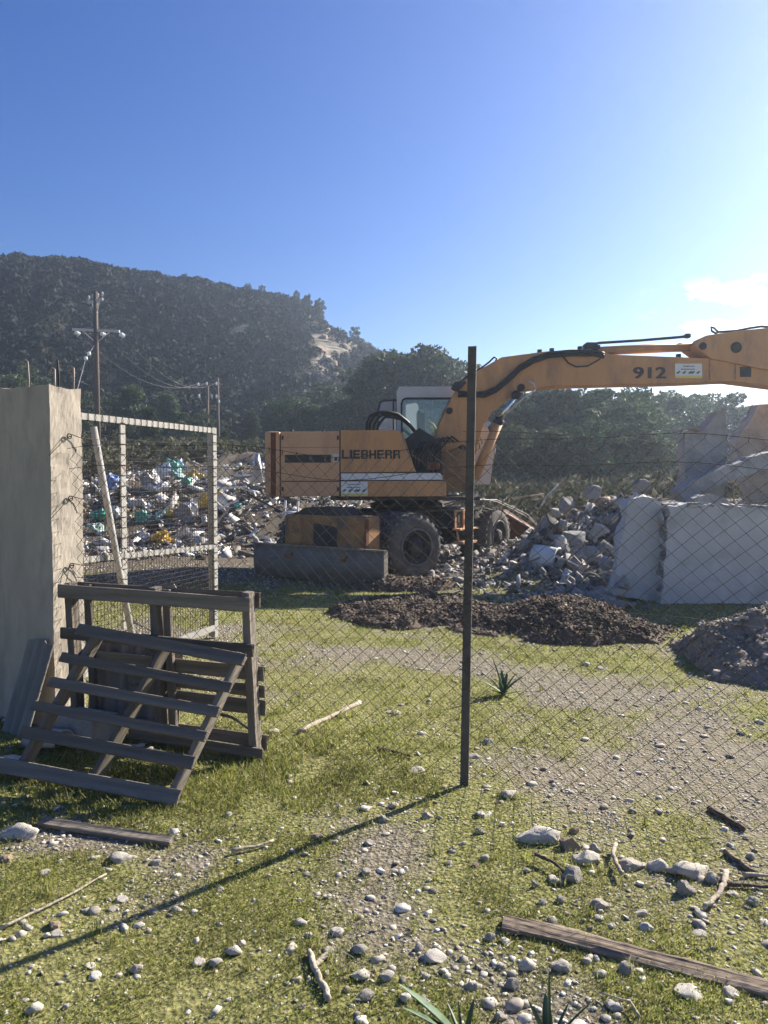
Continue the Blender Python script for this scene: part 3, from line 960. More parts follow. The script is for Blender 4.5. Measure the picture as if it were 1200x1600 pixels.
wall = thing('concrete_wall', 'tall weathered concrete wall end with rusty rebar stubs sticking out of its top', 'wall', (pc.x, pc.y, 0))
rough_block('wall_body', pc - F * PL, F, N, PL, PT, -0.1, PH, M['concrete'], wall, 46, 12, 60, 0.008, 0.014)
for k, (px, dep, h, hook) in enumerate([(76, 0.10, 0.20, 0), (106, 0.24, 0.165, 1), (40, 0.2, 0.16, 1), (4, 0.12, 0.21, 2)]):
    t = (px - 76) / 1155 * 4.75
    b = pc + F * (t - 0.03 if px < 80 else -0.05) + N * dep + Z * (PH - 0.05)
    pts = [b, b + Z * h * 0.6 + F * 0.004, b + Z * (h + 0.03) + F * random.uniform(-.01, .01)]
    if hook: pts += [pts[-1] + Z * 0.012 - F * 0.02, pts[-1] - F * 0.05 - Z * (0.0 if hook == 2 else 0.03)]
    MB().tube(pts, 0.0065, 6).build('rebar', M['worn_edge'] if k in (1, 2, 3) else M['wire'], wall)
for k, (py, cx) in enumerate([(681, 102), (779, 105), (885, 107)]):
    a = P(cx, py, 4.80); n_off = F * 0.004
    a = Vector((pc.x, pc.y, 0)) + N * PT * 0.55 + Z * a.z + n_off
    mb = MB()
    ring = [a + F * 0.012 + N * 0.018 * math.cos(t) + Z * 0.016 * math.sin(t) for t in np.linspace(0, 6.0, 10)]
    mb.tube([a - F * 0.03] + ring, 0.004, 5)
    mb.tube([ring[2], a + N * 0.08 + F * 0.02 - Z * 0.005, a + N * 0.2 + F * 0.06 - Z * 0.015], 0.0026, 4)
    mb.tube([ring[4], a - N * 0.07 + F * 0.012 - Z * 0.05, a - N * 0.16 + F * 0.006 - Z * 0.13], 0.0022, 4)
    if k == 2:
        mb.tube([ring[5], a + N * 0.05 + F * 0.012 - Z * 0.08, a + N * 0.12 + F * 0.03 - Z * 0.10], 0.0022, 4)
        mb.tube([ring[5], a - N * 0.05 + F * 0.012 - Z * 0.10, a - N * 0.1 + F * 0.012 - Z * 0.19], 0.0022, 4)
    mb.build('wire_hook', M['wire'], wall)

# ---------------------------------------------------------------- chain-link fence with its angle-iron post
post_base = G(724.5, 1226)
fence = thing('chain_link_fence', 'rusty chain-link fence with one thin dark angle-iron post, strung from the concrete wall', 'fence', (post_base.x, post_base.y, 0))
ptop = P(738, 541, post_base.y)
lean = (ptop - post_base)
mb = MB()
mb.beam(post_base - Z * 0.2, ptop, 0.044, 0.005, up=(-0.35, -1, 0))
q = Vector((0.019, 0.02, 0))
mb.beam(post_base - Z * 0.2 + q, ptop + q, 0.005, 0.040, up=(-0.35, -1, 0))
mb.build('post', M['post'], fence)
wend = Vector((pc.x, pc.y, 0)) + N * PT * 0.55 + F * 0.02
pbase = Vector((post_base.x, post_base.y, 0)) + N * 0.012
Fp = (pbase - wend); LEN = Fp.length; Fp.normalize()


def fence_pt(u, z):
    """u metres from the wall end along the fence, z above ground"""
    b = wend + Fp * u if u < LEN else pbase + F * (u - LEN)
    sag = 0.03 * math.sin(u * 2.3) + 0.018 * math.sin(u * 5.1 + 1)
    belly = 0.02 * math.sin(u * 3.1 + z * 2.2) + 0.012 * math.sin(u * 7.7 - z * 4)
    g = float(hgt(b.x, b.y))
    return Vector((b.x, b.y, 0)) + N * belly + Z * (g + z + sag * (z / 1.8))


W_ = 0.0445; HH = 0.0405; TOPZ = 1.78
cols = int((LEN + 3.4) / W_)
V_ = []; F_ = []


def wire_seg(pts, r):
    b0 = len(V_)
    for i, p in enumerate(pts):
        for k in range(4):
            an = math.pi / 2 * k + .3
            off = F * math.cos(an) * r + N * math.sin(an) * r
            V_.append(tuple(p + off))
    for i in range(len(pts) - 1):
        for k in range(4):
            a = b0 + i * 4 + k; b = b0 + i * 4 + (k + 1) % 4
            F_.append((a, b, b + 4, a + 4))


rows = int(TOPZ / HH)
for i in range(cols):
    pts = []
    for j in range(rows + 1):
        u = (i + (j + i) % 2) * W_ + 0.02
        p = fence_pt(u, 0.02 + j * HH)
        pts.append(p + N * (0.003 if (i + j) % 2 else -0.003))
    pts.append(pts[-1] + Z * 0.022 + F * 0.004)
    wire_seg(pts, 0.0019)
me_o = np_mesh('wire_mesh', np.array(V_) - np.array(wloc(fence)), np.array(F_), M['wire'], 'stuff', False, None, fence)
for z, r, u0, u1 in [(1.79, 0.0018, 0, LEN + 3.4), (1.66, 0.0018, 0, LEN + 3.4), (0.95, 0.0017, 0, LEN + 3.4), (1.84, 0.0015, LEN - 0.02, LEN + 0.55)]:
    us = np.linspace(u0, u1, 44)
    MB().tube([fence_pt(u, z + 0.012 * math.sin(u * 2.7) - (0.06 * (u - u0) if r == 0.0015 else 0)) for u in us], r, 5).build('tension_wire', M['wire'], fence)
mb = MB()
for z in (0.5, 0.95, 1.3, 1.66, 1.79):
    c_ = pbase + Z * z + (ptop - post_base) * (z / (ptop.z))
    c_ = Vector((post_base.x, post_base.y, 0)) + (ptop - post_base) * (z / ptop.z) + Z * 0
    ring = [c_ + F * 0.028 * math.cos(t) + N * 0.024 * math.sin(t) + Z * 0.003 * t for t in np.linspace(0, 7.5, 14)]
    mb.tube(ring, 0.0017, 4)
mb.build('tie_wire', M['wire'], fence, kind='stuff')

# ---------------------------------------------------------------- swung-open gate of flat bars with welded mesh
ga = P(108, 648, 5.45); gb = P(335, 673, 7.45)
g0 = Vector((ga.x, ga.y, 0)); g1_ = Vector((gb.x, gb.y, 0))
GDv = (g1_ - g0); GL = GDv.length; GDv.normalize(); GN = Vector((-GDv.y, GDv.x, 0))
gate = thing('metal_gate', 'white painted flat-bar gate leaf with wire mesh, swung open behind the concrete wall', 'gate', tuple(g0))
TZ0, TZ1 = ga.z, gb.z


def gpt(u, z): return g0 + GDv * u + Z * z


def ztop(u): return TZ0 + (TZ1 - TZ0) * u / GL


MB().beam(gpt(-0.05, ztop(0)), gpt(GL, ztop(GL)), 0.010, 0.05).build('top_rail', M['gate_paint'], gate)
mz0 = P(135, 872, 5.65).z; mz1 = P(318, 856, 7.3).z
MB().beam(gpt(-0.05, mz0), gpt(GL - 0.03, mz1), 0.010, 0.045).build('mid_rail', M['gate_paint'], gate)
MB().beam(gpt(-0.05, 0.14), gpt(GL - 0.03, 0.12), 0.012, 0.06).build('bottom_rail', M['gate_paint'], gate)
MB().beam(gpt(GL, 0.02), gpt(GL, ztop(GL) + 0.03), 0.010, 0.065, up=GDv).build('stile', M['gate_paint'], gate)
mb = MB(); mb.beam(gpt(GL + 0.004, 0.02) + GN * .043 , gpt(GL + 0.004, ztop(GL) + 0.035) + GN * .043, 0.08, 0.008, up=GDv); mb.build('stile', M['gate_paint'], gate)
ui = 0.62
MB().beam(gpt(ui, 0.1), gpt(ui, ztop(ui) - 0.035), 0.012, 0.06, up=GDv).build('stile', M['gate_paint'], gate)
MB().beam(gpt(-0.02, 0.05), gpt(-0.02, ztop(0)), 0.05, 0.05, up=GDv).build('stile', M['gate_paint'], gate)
V_ = []; F_ = []
sp = 0.042
u = 0.03
while u < GL - 0.04:
    wire_seg([gpt(u, 0.14 + (ztop(u) - 0.5) * t) + GN * (0.008 + 0.006 * math.sin(u * 9 + t * 5)) for t in np.linspace(0, 1, 5)], 0.0022)
    u += sp
z = 0.17
while z < TZ1 - 0.33:
    pp = [gpt(t * GL, z + 0.004 * math.sin(t * 9 + z * 30)) + GN * (0.012 + 0.006 * math.sin(t * 9 + z * 5)) for t in np.linspace(0.01, 0.99, 7)]
    b0 = len(V_)
    for p in pp:
        for k in range(4):
            an = math.pi / 2 * k + .3
            V_.append(tuple(p + GN * math.cos(an) * 0.0022 + Z * math.sin(an) * 0.0022))
    for i in range(len(pp) - 1):
        for k in range(4):
            a = b0 + i * 4 + k; b = b0 + i * 4 + (k + 1) % 4
            F_.append((a, b, b + 4, a + 4))
    z += sp
np_mesh('wire_mesh', np.array(V_) - np.array(wloc(gate)), np.array(F_), M['wire'], 'stuff', False, None, gate)
for zz in (0.1, 0.17, 0.25, 0.31):
    MB().tube([gpt(t * GL, ztop(t * GL) - zz - 0.05 * math.sin(math.pi * t) * (1 + zz)) + GN * 0.01 for t in np.linspace(0, 1, 9)], 0.002, 4).build('strand', M['wire'], gate)
mb = MB()
def wrap(p, U, r1, r2, Vv):
    mb.tube([p + Vv * r1 * math.cos(t) + GN * r2 * math.sin(t) + U * 0.004 * t / 6 for t in np.linspace(0, 6.28, 9)], 0.0032, 4)
u = 0.03
while u < GL:
    wrap(gpt(u, ztop(u)), GDv, 0.036, 0.012, Z)
    zz = mz0 + (mz1 - mz0) * u / GL
    wrap(gpt(u, zz), GDv, 0.042, 0.012, Z)
    u += 0.083
z = 0.2
while z < TZ1:
    wrap(gpt(GL, z), Z, 0.045, 0.012, GDv)
    wrap(gpt(ui, z), Z, 0.035, 0.012, GDv)
    z += 0.085
mb.build('tie_wire', M['wire'], gate, kind='stuff')
# brace pipe leaning on the gate
a = P(222, 1075, 6.0); b = P(146, 667, 5.72)
props(MB().tube([a, (a + b) / 2 + GN * 0.01, b], [0.026, 0.026, 0.026], 10).build('pipe', M['gate_paint']),
      'long pale pipe leaning against the open gate behind the pallets', 'pipe')

# ---------------------------------------------------------------- pallets
def plank(name, a, b, w, t, face, m, parent=None, seed=0, split=False):
    """a sawn board from a to b, w wide, t thick; face = the way its broad side looks. Its mesh lies along its own x axis."""
    a, b, face = Vector(a), Vector(b), Vector(face)
    X = (b - a); L = X.length; X.normalize()
    Zf = (face - X * face.dot(X)).normalized(); Yw = Zf.cross(X)
    rnd = random.Random(seed)
    n = 7
    vv = []; ff = []
    bow = rnd.uniform(-.004, .004); tw = rnd.uniform(-.03, .03)
    for i in range(n + 1):
        s = i / n
        e = 0
        for (y, z) in ((-1, -1), (1, -1), (1, 1), (-1, 1)):
            yy = y * w / 2 * (1 + rnd.uniform(-.05, .05)); zz = z * t / 2 * (1 + rnd.uniform(-.12, .12))
            x = (s - 0.5) * L
            if i in (0, n): x += rnd.uniform(-.006, .006)
            an = tw * (s - .5)
            vv.append((x, yy * math.cos(an) - zz * math.sin(an), zz * math.cos(an) + yy * math.sin(an) + bow * (1 - (2 * s - 1) ** 2)))
    for i in range(n):
        for k in range(4):
            p = i * 4 + k; q2 = i * 4 + (k + 1) % 4
            ff.append((p, q2, q2 + 4, p + 4))
    ff += [(3, 2, 1, 0), tuple(n * 4 + k for k in range(4))]
    me = bpy.data.meshes.new(name); me.from_pydata(vv, [], ff); me.materials.append(m)
    o = link_mesh(name, me, parent)
    md = o.modifiers.new('bevel', 'BEVEL'); md.width = min(0.004, t * 0.2); md.segments = 1
    Mx = Matrix((X, Yw, Zf)).transposed().to_4x4(); Mx.translation = (a + b) / 2 - wloc(parent)
    o.matrix_local = Mx
    return o


# the pallet leaning towards the camera
BR, BL, TR, TL = Vector((-1.02, 3.60, .03)), Vector((-2.08, 3.93, .07)), Vector((-.755, 3.98, .625)), Vector((-1.78, 4.27, .735))
pa = thing('wooden_pallet', 'grey slatted pallet tilted back with wide open gaps, its lowest slat resting on the grass', 'pallet', tuple((BR + BL) / 2), 'weathered wooden pallets')
face = (BL - BR).cross(TR - BR).normalized()
if face.y > 0: face = -face
for k, (t, l0, r1, w) in enumerate([(0.0, -0.03, 1.01, 0.078), (0.235, 0.02, 1.0, 0.064), (0.42, 0.005, 1.0, 0.054), (0.60, 0.015, 1.0, 0.058), (0.785, 0.0, 1.0, 0.056), (1.0, 0.0, 1.0, 0.070)]):
    a = BL.lerp(TL, t); b = BR.lerp(TR, t)
    plank('slat', a.lerp(b, l0) + face * .01, a.lerp(b, r1) + face * .01, w, 0.019, face + Vector((0, 0, random.uniform(-.12, .12))), M['wood'], pa, 10 + k)
for k, s in enumerate((0.10, 0.515, 0.945)):
    a = BL.lerp(BR, s); b = TL.lerp(TR, s)
    d = (b - a).normalized()
    plank('stringer', a - d * 0.02 - face * 0.045, b + d * 0.05 - face * 0.045, 0.034, 0.075, face, M['wood'], pa, 30 + k)

# the pallet standing on its long edge against the wall
AL = G(112, 1100); AL = Vector((-1.98, 4.64, 0.02)); AR = G(412, 1186); AR.z = 0.02
AU = Vector((-0.05, 0.03, 1)).normalized()
AD = (AR - AL).normalized(); ANF = Vector((AD.y, -AD.x, 0))
AH = 0.93
pb = thing('wooden_pallet', 'upright pallet standing on its edge against the concrete wall behind the tilted one', 'pallet', tuple((AL + AR) / 2), 'weathered wooden pallets')
for k, (z, r0, r1, w, off) in enumerate([(0.885, 0.0, 1.0, 0.082, .055), (0.62, 0.0, 1.0, 0.07, .055), (0.455, 0.0, 1.0, 0.085, -.055), (0.36, 0.3, 1.0, 0.075, -.055), (0.26, 0.3, 1.0, 0.09, -.055),
                                          (0.04, 0.35, 1.02, 0.06, .055), (0.885, 0.0, 1.0, 0.09, -.06), (0.05, 0.0, 1.0, 0.09, -.06)]):
    tilt = random.uniform(-.008, .008)
    plank('slat', AL.lerp(AR, r0) + AU * (z + .01) + ANF * off, AL.lerp(AR, r1) + AU * (z + tilt) + ANF * off, w, 0.019, ANF, M['wood'], pb, 50 + k)
for k, s in enumerate((0.035, 0.50, 0.965)):
    b0 = AL.lerp(AR, s)
    plank('stringer', b0 + ANF * .0, b0 + AU * (AH + .012), 0.075, 0.050, AD, M['wood'], pb, 70 + k)
b0 = AL.lerp(AR, 0.115); plank('stringer', b0 - ANF * .025, b0 - ANF * .025 + AU * AH, 0.03, 0.05, AD, M['wood'], pb, 75)
b0 = AL.lerp(AR, 0.545); plank('stringer', b0 - ANF * .025, b0 - ANF * .025 + AU * AH, 0.03, 0.05, AD, M['wood'], pb, 76)


# ---------------------------------------------------------------- fibre-cement sheets, block, ridge tile
def corrugated(name, c0, c1, h, lean_dir, label, nwave=6, amp=0.016, seed=0):
    a, b = Vector(c0), Vector(c1); X = b - a; L = X.length; X.normalize()
    U = (Z + Vector(lean_dir)).normalized(); Nn = X.cross(U).normalized()
    n = nwave * 10; vv = []; ff = []; rnd = random.Random(seed)
    brk = [rnd.uniform(-.03, .03) for _ in range(n + 1)]
    for side in (0, 1):
        for j in (0, 1):
            for i in range(n + 1):
                s = i / n
                p = a + X * (L * s) + U * (h * j + (brk[i // 3 * 3] * .6 if j else 0)) + Nn * (amp * math.sin(s * nwave * 2 * math.pi) + side * 0.007)
                vv.append(p)
    m = n + 1
    for i in range(n):
        ff += [(i, i + 1, m + i + 1, m + i), (2 * m + i, 3 * m + i, 3 * m + i + 1, 2 * m + i + 1), (m + i, m + i + 1, 3 * m + i + 1, 3 * m + i), (i, 2 * m + i, 2 * m + i + 1, i + 1)]
    ff += [(0, m, 3 * m, 2 * m), (n, 2 * m + n, 3 * m + n, m + n)]
    mb = MB(); mb.add(vv, ff, False)
    return props(mb.build(name, M['sheet'], loc=tuple((a + b) / 2)), label, 'roof sheet')


c0 = pc - F * 0.28 - N * 0.16; c1 = pc - F * 0.0 - N * 0.22
corrugated('corrugated_sheet', c0, c1, 0.60, N * 0.28 + F * 0.12, 'narrow grey corrugated sheet leaning on the shaded face of the concrete wall', 3, 0.016, 1)
c0 = AL.lerp(AR, 0.02) + N * 0.09; c1 = AL.lerp(AR, 0.52) + N * 0.10
corrugated('corrugated_sheet', c0, c1, 0.60, N * 0.12, 'wide dark corrugated sheet standing behind the slats of the upright pallet', 6, 0.018, 2)

bp = G(128, 1160)
blk = MB(); X = F; Yb = N
for s in (-1, 1): blk.box(bp + N * 0.09 * s + Z * .09, 0.38, 0.03, 0.18, X, Yb)
for s in (-0.176, 0.0, 0.176): blk.box(bp + F * s + Z * .09, 0.028, 0.148, 0.178, X, Yb)
props(blk.build('concrete_block', M['rubble'], bevel=0.004, loc=tuple(bp)), 'hollow concrete block in the shade under the tilted pallet', 'block')
tp = G(66, 1168)
vv = []; ff = []
ax = (F * 0.8 - N * 0.1 + Z * 0.12).normalized(); sd = Vector((-ax.y, ax.x, 0)).normalized(); up = sd.cross(ax) * -1
if up.z < 0: up = -up
for j in range(2):
    for rad_ in (0.085, 0.072):
        for i in range(13):
            t = math.pi * i / 12
            vv.append(tp + ax * (0.30 * j - 0.08) + (sd * math.cos(t) * rad_ * (1.05 - .12 * j)) + up * math.sin(t) * rad_ + Z * 0.03)
for i in range(12):
    ff += [(i, i + 1, 26 + i + 1, 26 + i), (13 + i, 39 + i, 39 + i + 1, 13 + i + 1), (i, 13 + i, 13 + i + 1, i + 1), (26 + i, 26 + i + 1, 39 + i + 1, 39 + i)]
ff += [(0, 26, 39, 13), (12, 25, 51, 38)]
mbt = MB(); mbt.add(vv, ff, True)
props(mbt.build('ridge_tile', M['rubble'], loc=tuple(tp)), 'pale half-round ridge tile lying hollow side down beside the concrete wall', 'roof tile')

# loose timber
a = G(62, 1283, 0.03); b = G(268, 1314, 0.02)
props(plank('plank', a, b, 0.05, 0.022, (0, -0.3, 1), M['wood'], None, 91), 'long dark plank lying in the grass in front of the tilted pallet', 'plank')
pts = [G(786, 1440, 0.022), G(850, 1452, 0.018), G(905, 1466, 0.018), G(1000, 1492, 0.016), G(1100, 1517, 0.014), G(1215, 1547, 0.01), G(1420, 1600, 0.01)]


def rotten_plank(pts, w, t, seed):
    rnd = random.Random(seed); mb = MB(); vv = []; ff = []
    dense = []
    for i in range(len(pts) - 1):
        for k in range(8): dense.append(pts[i].lerp(pts[i + 1], k / 8))
    dense.append(pts[-1])
    m = 7
    for i, p in enumerate(dense):
        d = (dense[min(i + 1, len(dense) - 1)] - dense[max(i - 1, 0)]).normalized(); sd = Vector((-d.y, d.x, 0)).normalized()
        wl_ = w * (1 + .12 * mnoise.noise(Vector((i * .31, seed, 0)))); e = .008 * mnoise.noise(Vector((i * .22, 7, seed)))
        for k in range(m):
            s = k / (m - 1) - .5
            gr = 0.005 * mnoise.noise(Vector((i * .12, k * 1.7, seed))) + .002 * mnoise.noise(Vector((i * .7, k * 2.3, 3)))
            vv.append(p + sd * (s * wl_ + e) + Z * (t / 2 * (1 - (2 * s) ** 4 * .8) + gr))
        for k in range(m):
            s = .5 - k / (m - 1)
            vv.append(p + sd * (s * wl_ + e) - Z * t / 2)
    q = 2 * m
    for i in range(len(dense) - 1):
        for k in range(q):
            a = i * q + k; b = i * q + (k + 1) % q
            ff.append((a, b, b + q, a + q))
    ff += [tuple(range(q - 1, -1, -1)), tuple(range((len(dense) - 1) * q, len(dense) * q))]
    mb.add(vv, ff)
    return mb


# built along its own x axis so that the grain follows it
o_ = pts[0]; d_ = (pts[-1] - pts[0]); d_.z = 0; d_.normalize(); s_ = Vector((-d_.y, d_.x, 0))
loc_pts = [Vector(((p - o_).dot(d_), (p - o_).dot(s_), p.z)) for p in pts]
o = rotten_plank(loc_pts, 0.085, 0.02, 5).build('plank', M['old_wood'])
o.location = (o_.x, o_.y, 0); o.rotation_euler = (0, 0, math.atan2(d_.y, d_.x))
props(o, 'long rotten brown plank half sunk in the grass among pale pebbles', 'plank')


def stick(pxs, r, label, m='stick', z=0.012, cat='stick', name='stick', taper=0.6):
    pts = []
    for i, q in enumerate(pxs):
        p = hit(q[0], q[1]); zz = q[2] if len(q) > 2 else z
        pts.append(p + Z * zz)
    fine = []
    for i in range(len(pts) - 1):
        for k in range(4):
            p = pts[i].lerp(pts[i + 1], k / 4)
            fine.append(p + Vector((random.uniform(-1, 1), random.uniform(-1, 1), random.uniform(-.5, .5))) * r * 0.35)
    fine.append(pts[-1])
    rr = [r * (1 - (1 - taper) * i / (len(fine) - 1)) * random.uniform(.85, 1.15) for i in range(len(fine))]
    return props(MB().tube(fine, rr, 7).build(name, M[m], loc=tuple(pts[0])), label, cat)


stick([(466, 1147), (500, 1130), (530, 1116), (562, 1100)], 0.016, 'straight bleached stick lying in green grass behind the fence, beside the pallets', taper=1.1)
stick([(0, 1456), (60, 1427), (110, 1402), (166, 1370)], 0.006, 'thin straw-pale reed lying in the grass below the rough white rock')
stick([(484, 1492), (492, 1520), (503, 1542), (514, 1566)], 0.010, 'pale driftwood branch with a bent top among the pebbles', taper=1.0)
stick([(512, 1497), (498, 1508), (490, 1518)], 0.010, 'short white stub of branch crossing the head of the driftwood piece', taper=1.0)
stick([(362, 1335), (398, 1328), (428, 1318)], 0.009, 'short curved twig crossing bare soil beside the long post shadow', z=0.015)
stick([(962, 1330), (957, 1344), (964, 1362), (970, 1376)], 0.009, 'curved peeled stick standing out white among the boulders', z=0.03, taper=1.0)
stick([(1134, 1368), (1131, 1388), (1122, 1408), (1100, 1426)], 0.012, 'thick curved bleached stick beside the squared brown stone', z=0.02, taper=0.8)
stick([(1108, 1266), (1130, 1280), (1162, 1300)], 0.016, 'dark grey split stick on the stony patch near the gravel heap', 'stick_dark', taper=.8)
stick([(1132, 1334), (1156, 1352), (1182, 1370)], 0.013, 'reddish-brown split stick above a dark branch in the stones', 'old_wood', taper=.9)
stick([(1128, 1386), (1165, 1388), (1215, 1392)], 0.010, 'dark straight branch running out of the stones past the curved white stick', 'stick_dark')
stick([(1160, 1371), (1190, 1372), (1230, 1376)], 0.009, 'thin grey branch lying just above the dark straight one', 'stick')
stick([(836, 1345), (850, 1352), (868, 1360), (880, 1374)], 0.009, 'dark crooked twig crossing the flat white flake', 'stick_dark', z=0.03)
stick([(590, 1172), (620, 1178), (645, 1186)], 0.010, 'dark stick under the fence near the broken rubble line', 'stick_dark')
stick([(262, 1190), (262, 1166), (262, 1162)], 0.004, 'tiny forked dry twig in the shade under the tilted pallet', 'stick', z=.02)
stick([(272, 958, .35), (296, 982, .2), (318, 1000, .08)], 0.008, 'thin pale rod leaning behind the open gate', 'stick')
stick([(345, 1130), (365, 1136), (392, 1156)], 0.012, 'black bent hose end lying at the foot of the upright pallet', 'hose', name='hose', cat='hose', z=.06)
stick([(1000, 1600), (985, 1575), (935, 1560)], 0.004, 'dry straw stalk by the spiky leaves', 'stick', z=.02)


# ---------------------------------------------------------------- agaves
def agave(base, leaves, label):
    t = thing('agave_plant', label, 'plant', tuple(base))
    for (dx, dy, h, w) in leaves:
        tip = base + Vector((dx, dy, h)); vv = []; ff = []
        d = Vector((dx, dy, 0)); L = max(0.02, d.length)
        side = Vector((-d.y, d.x, 0)).normalized() if d.length > 1e-4 else Vector((1, 0, 0))
        n = 8
        for i in range(n + 1):
            s = i / n
            p = base + d * (s ** 1.25) + Z * (h * (s ** 0.85))
            wd = w * (0.75 + 0.5 * s - 1.25 * s ** 3.2) * 0.5
            nrm = Vector((-d.x, -d.y, L)).normalized()
            vv += [p - side * wd, p - nrm * wd * 0.55, p + side * wd, p + nrm * -wd * 0.15]
        for i in range(n):
            for k in range(4):
                a = i * 4 + k; b = i * 4 + (k + 1) % 4
                ff.append((a, b, b + 4, a + 4))
        mb = MB(); mb.add(vv, ff, True); mb.build('leaf', M['agave'], t)
    return t


ab = hit(786, 1086)
rnd = random.Random(4)
lv = [(-0.09, -0.02, 0.30, .035), (-0.14, 0.0, 0.17, .04), (-0.20, 0.03, 0.12, .035), (0.10, 0.0, 0.17, .04), (0.16, 0.04, 0.14, .04), (0.04, 0.05, 0.16, .04), (-0.04, -0.06, 0.13, .045), (0.06, -0.07, 0.11, .04),
      (0.0, 0.08, 0.18, .04), (-0.12, -0.08, 0.07, .035), (0.15, -0.08, 0.06, .035), (0.02, -0.1, 0.06, .04), (-0.05, 0.03, 0.22, .035)]
agave(ab, lv, 'small spiky agave rosette on the gravel behind the fence, beside the dark soil')
def leaf_to(base, px, py, Y, w):
    p = P(px, py, Y); v = p - base
    return (v.x, v.y, v.z, w)
ab = G(725, 1640)
agave(ab, [leaf_to(ab, 622, 1536, ab.y + .02, .046), leaf_to(ab, 627, 1573, ab.y - .05, .04), leaf_to(ab, 716, 1560, ab.y, .045), leaf_to(ab, 742, 1556, ab.y + .05, .018), leaf_to(ab, 697, 1562, ab.y + .1, .012), leaf_to(ab, 790, 1610, ab.y + .1, .028),
           leaf_to(ab, 690, 1640, ab.y - .2, .028), leaf_to(ab, 770, 1650, ab.y - .2, .028)], 'agave at the lower picture edge with one long leaf slanting over the pebbles')
ab = G(858, 1645)
agave(ab, [leaf_to(ab, 858, 1508, ab.y, .05), leaf_to(ab, 824, 1560, ab.y - .03, .044), leaf_to(ab, 852, 1549, ab.y + .06, .034), leaf_to(ab, 892, 1560, ab.y + .08, .011), leaf_to(ab, 934, 1557, ab.y + .04, .010), leaf_to(ab, 905, 1625, ab.y - .1, .028),
           leaf_to(ab, 820, 1640, ab.y - .15, .028)], 'agave at the lower picture edge with a tall upright pointed leaf')

# ---------------------------------------------------------------- the wheeled excavator
U = Vector((0.562, 0.827, 0)); V = Vector((0.827, -0.562, 0))       # undercarriage: lengthwise away, crosswise to our side
W1 = G(650, 905.5); W1 = Vector((W1.x + 0.02, W1.y, 0))
A1 = W1 - V * 1.2; A2 = A1 + U * 3.1
TT = A1 + U * 1.55
ex = thing('wheeled_excavator', 'old orange wheeled excavator with white-striped engine housing and its boom stretched out', 'excavator', tuple(TT))
YN, YF = 12.75, 15.3
O, OF, OD, BK, ST = M['orange'], M['orange_faded'], M['orange_dirty'], M['black'], M['dark_steel']


def text_mesh(name, s, p00, p11, Y, m, parent, bold=0.02, thick=0.004, sx=None):
    """lettering fitted between two photo points, standing just proud of the plane y = Y"""
    cu = bpy.data.curves.new(name, 'FONT'); cu.body = s; cu.offset = bold; cu.extrude = 0.01; cu.space_character = 1.04
    tmp = bpy.data.objects.new('tmp', cu); COL.objects.link(tmp)
    dg = bpy.context.evaluated_depsgraph_get()
    me = bpy.data.meshes.new_from_object(tmp.evaluated_get(dg))
    bpy.data.objects.remove(tmp)
    xs = [v.co.x for v in me.vertices]; ys = [v.co.y for v in me.vertices]
    x0, x1, y0, y1 = min(xs), max(xs), min(ys), max(ys)
    a = P(p00[0], p00[1], Y); b = P(p11[0], p11[1], Y)
    off = wloc(parent)
    for v in me.vertices:
        tx = (v.co.x - x0) / (x1 - x0); tz = (v.co.y - y0) / (y1 - y0)
        w = Vector((a.x + (b.x - a.x) * tx, Y + (-thick if v.co.z > 0 else 0), b.z + (a.z - b.z) * tz))
        v.co = w - off
    me.materials.clear(); me.materials.append(m)
    return link_mesh(name, me, parent)


def px_panel(pts, name, m, parent, Y=YN, dep=0.03, proud=0.0, bevel=0.006):
    mb = MB(); mb.pxprism(pts, Y - proud, Y - proud + dep)
    return mb.build(name, m, parent, bevel=bevel)


# engine housing core
mb = MB(); mb.pxprism([(437, 676), (629, 675), (650, 738), (693, 742), (695, 775), (437, 775)], YN + .035, YF)
mb.build('body', OD, ex, bevel=0.02)
cw = MB(); prof = []
a = P(412, 674, YN); b = P(437, 674, YN); zt, zb = P(412, 674, YN).z, P(412, 776, YN).z
pl = [Vector((b.x, YN, zb)), Vector((a.x + .14, YN, zb)), Vector((a.x + .05, YN + .035, zb)), Vector((a.x, YN + .12, zb)), Vector((a.x - .03, YN + .5, zb)), Vector((a.x - .05, (YN + YF) / 2, zb)), Vector((a.x - .03, YF - .5, zb)),
      Vector((a.x, YF - .12, zb)), Vector((a.x + .14, YF, zb)), Vector((b.x, YF, zb))]
cw.prism(pl, (0, 0, zt - zb)); cwo = cw.build('counterweight', OF, ex, bevel=0.03)
px_panel([(423, 676), (431, 676), (431, 775), (423, 775)], 'rust_streak', M['rust'], cwo, dep=0.004, proud=0.002, bevel=0)
dr = px_panel([(439, 674.5), (530, 674), (530, 775), (439, 776)], 'engine_door', OF, ex)
px_panel([(443, 708.5), (519, 708.5), (519, 725), (443, 725)], 'vent_frame', OF, dr, dep=.012, proud=.010, bevel=.002)
px_panel([(445, 710.5), (517, 710.5), (517, 723), (445, 723)], 'vent', BK, dr, dep=.01, proud=.014, bevel=0)
px_panel([(520, 709), (529, 709), (529, 722), (520, 722)], 'handle_plate', M['cab'], dr, dep=.01, proud=.008, bevel=.002)
px_panel([(522.5, 714), (527, 714), (527, 720), (522.5, 720)], 'handle', BK, dr, dep=.02, proud=.022, bevel=.003)
px_panel([(440, 751.3), (530, 751.1), (530, 752.8), (440, 753)], 'seam', BK, dr, dep=.006, proud=.003, bevel=0)
px_panel([(440, 699.0), (530, 698.6), (530, 699.6), (440, 700)], 'seam', OD, dr, dep=.006, proud=.003, bevel=0)
px_panel([(530.2, 673), (532.2, 673), (532.2, 776), (530.2, 776)], 'door_gap', BK, ex, dep=.02, proud=-.012, bevel=0)
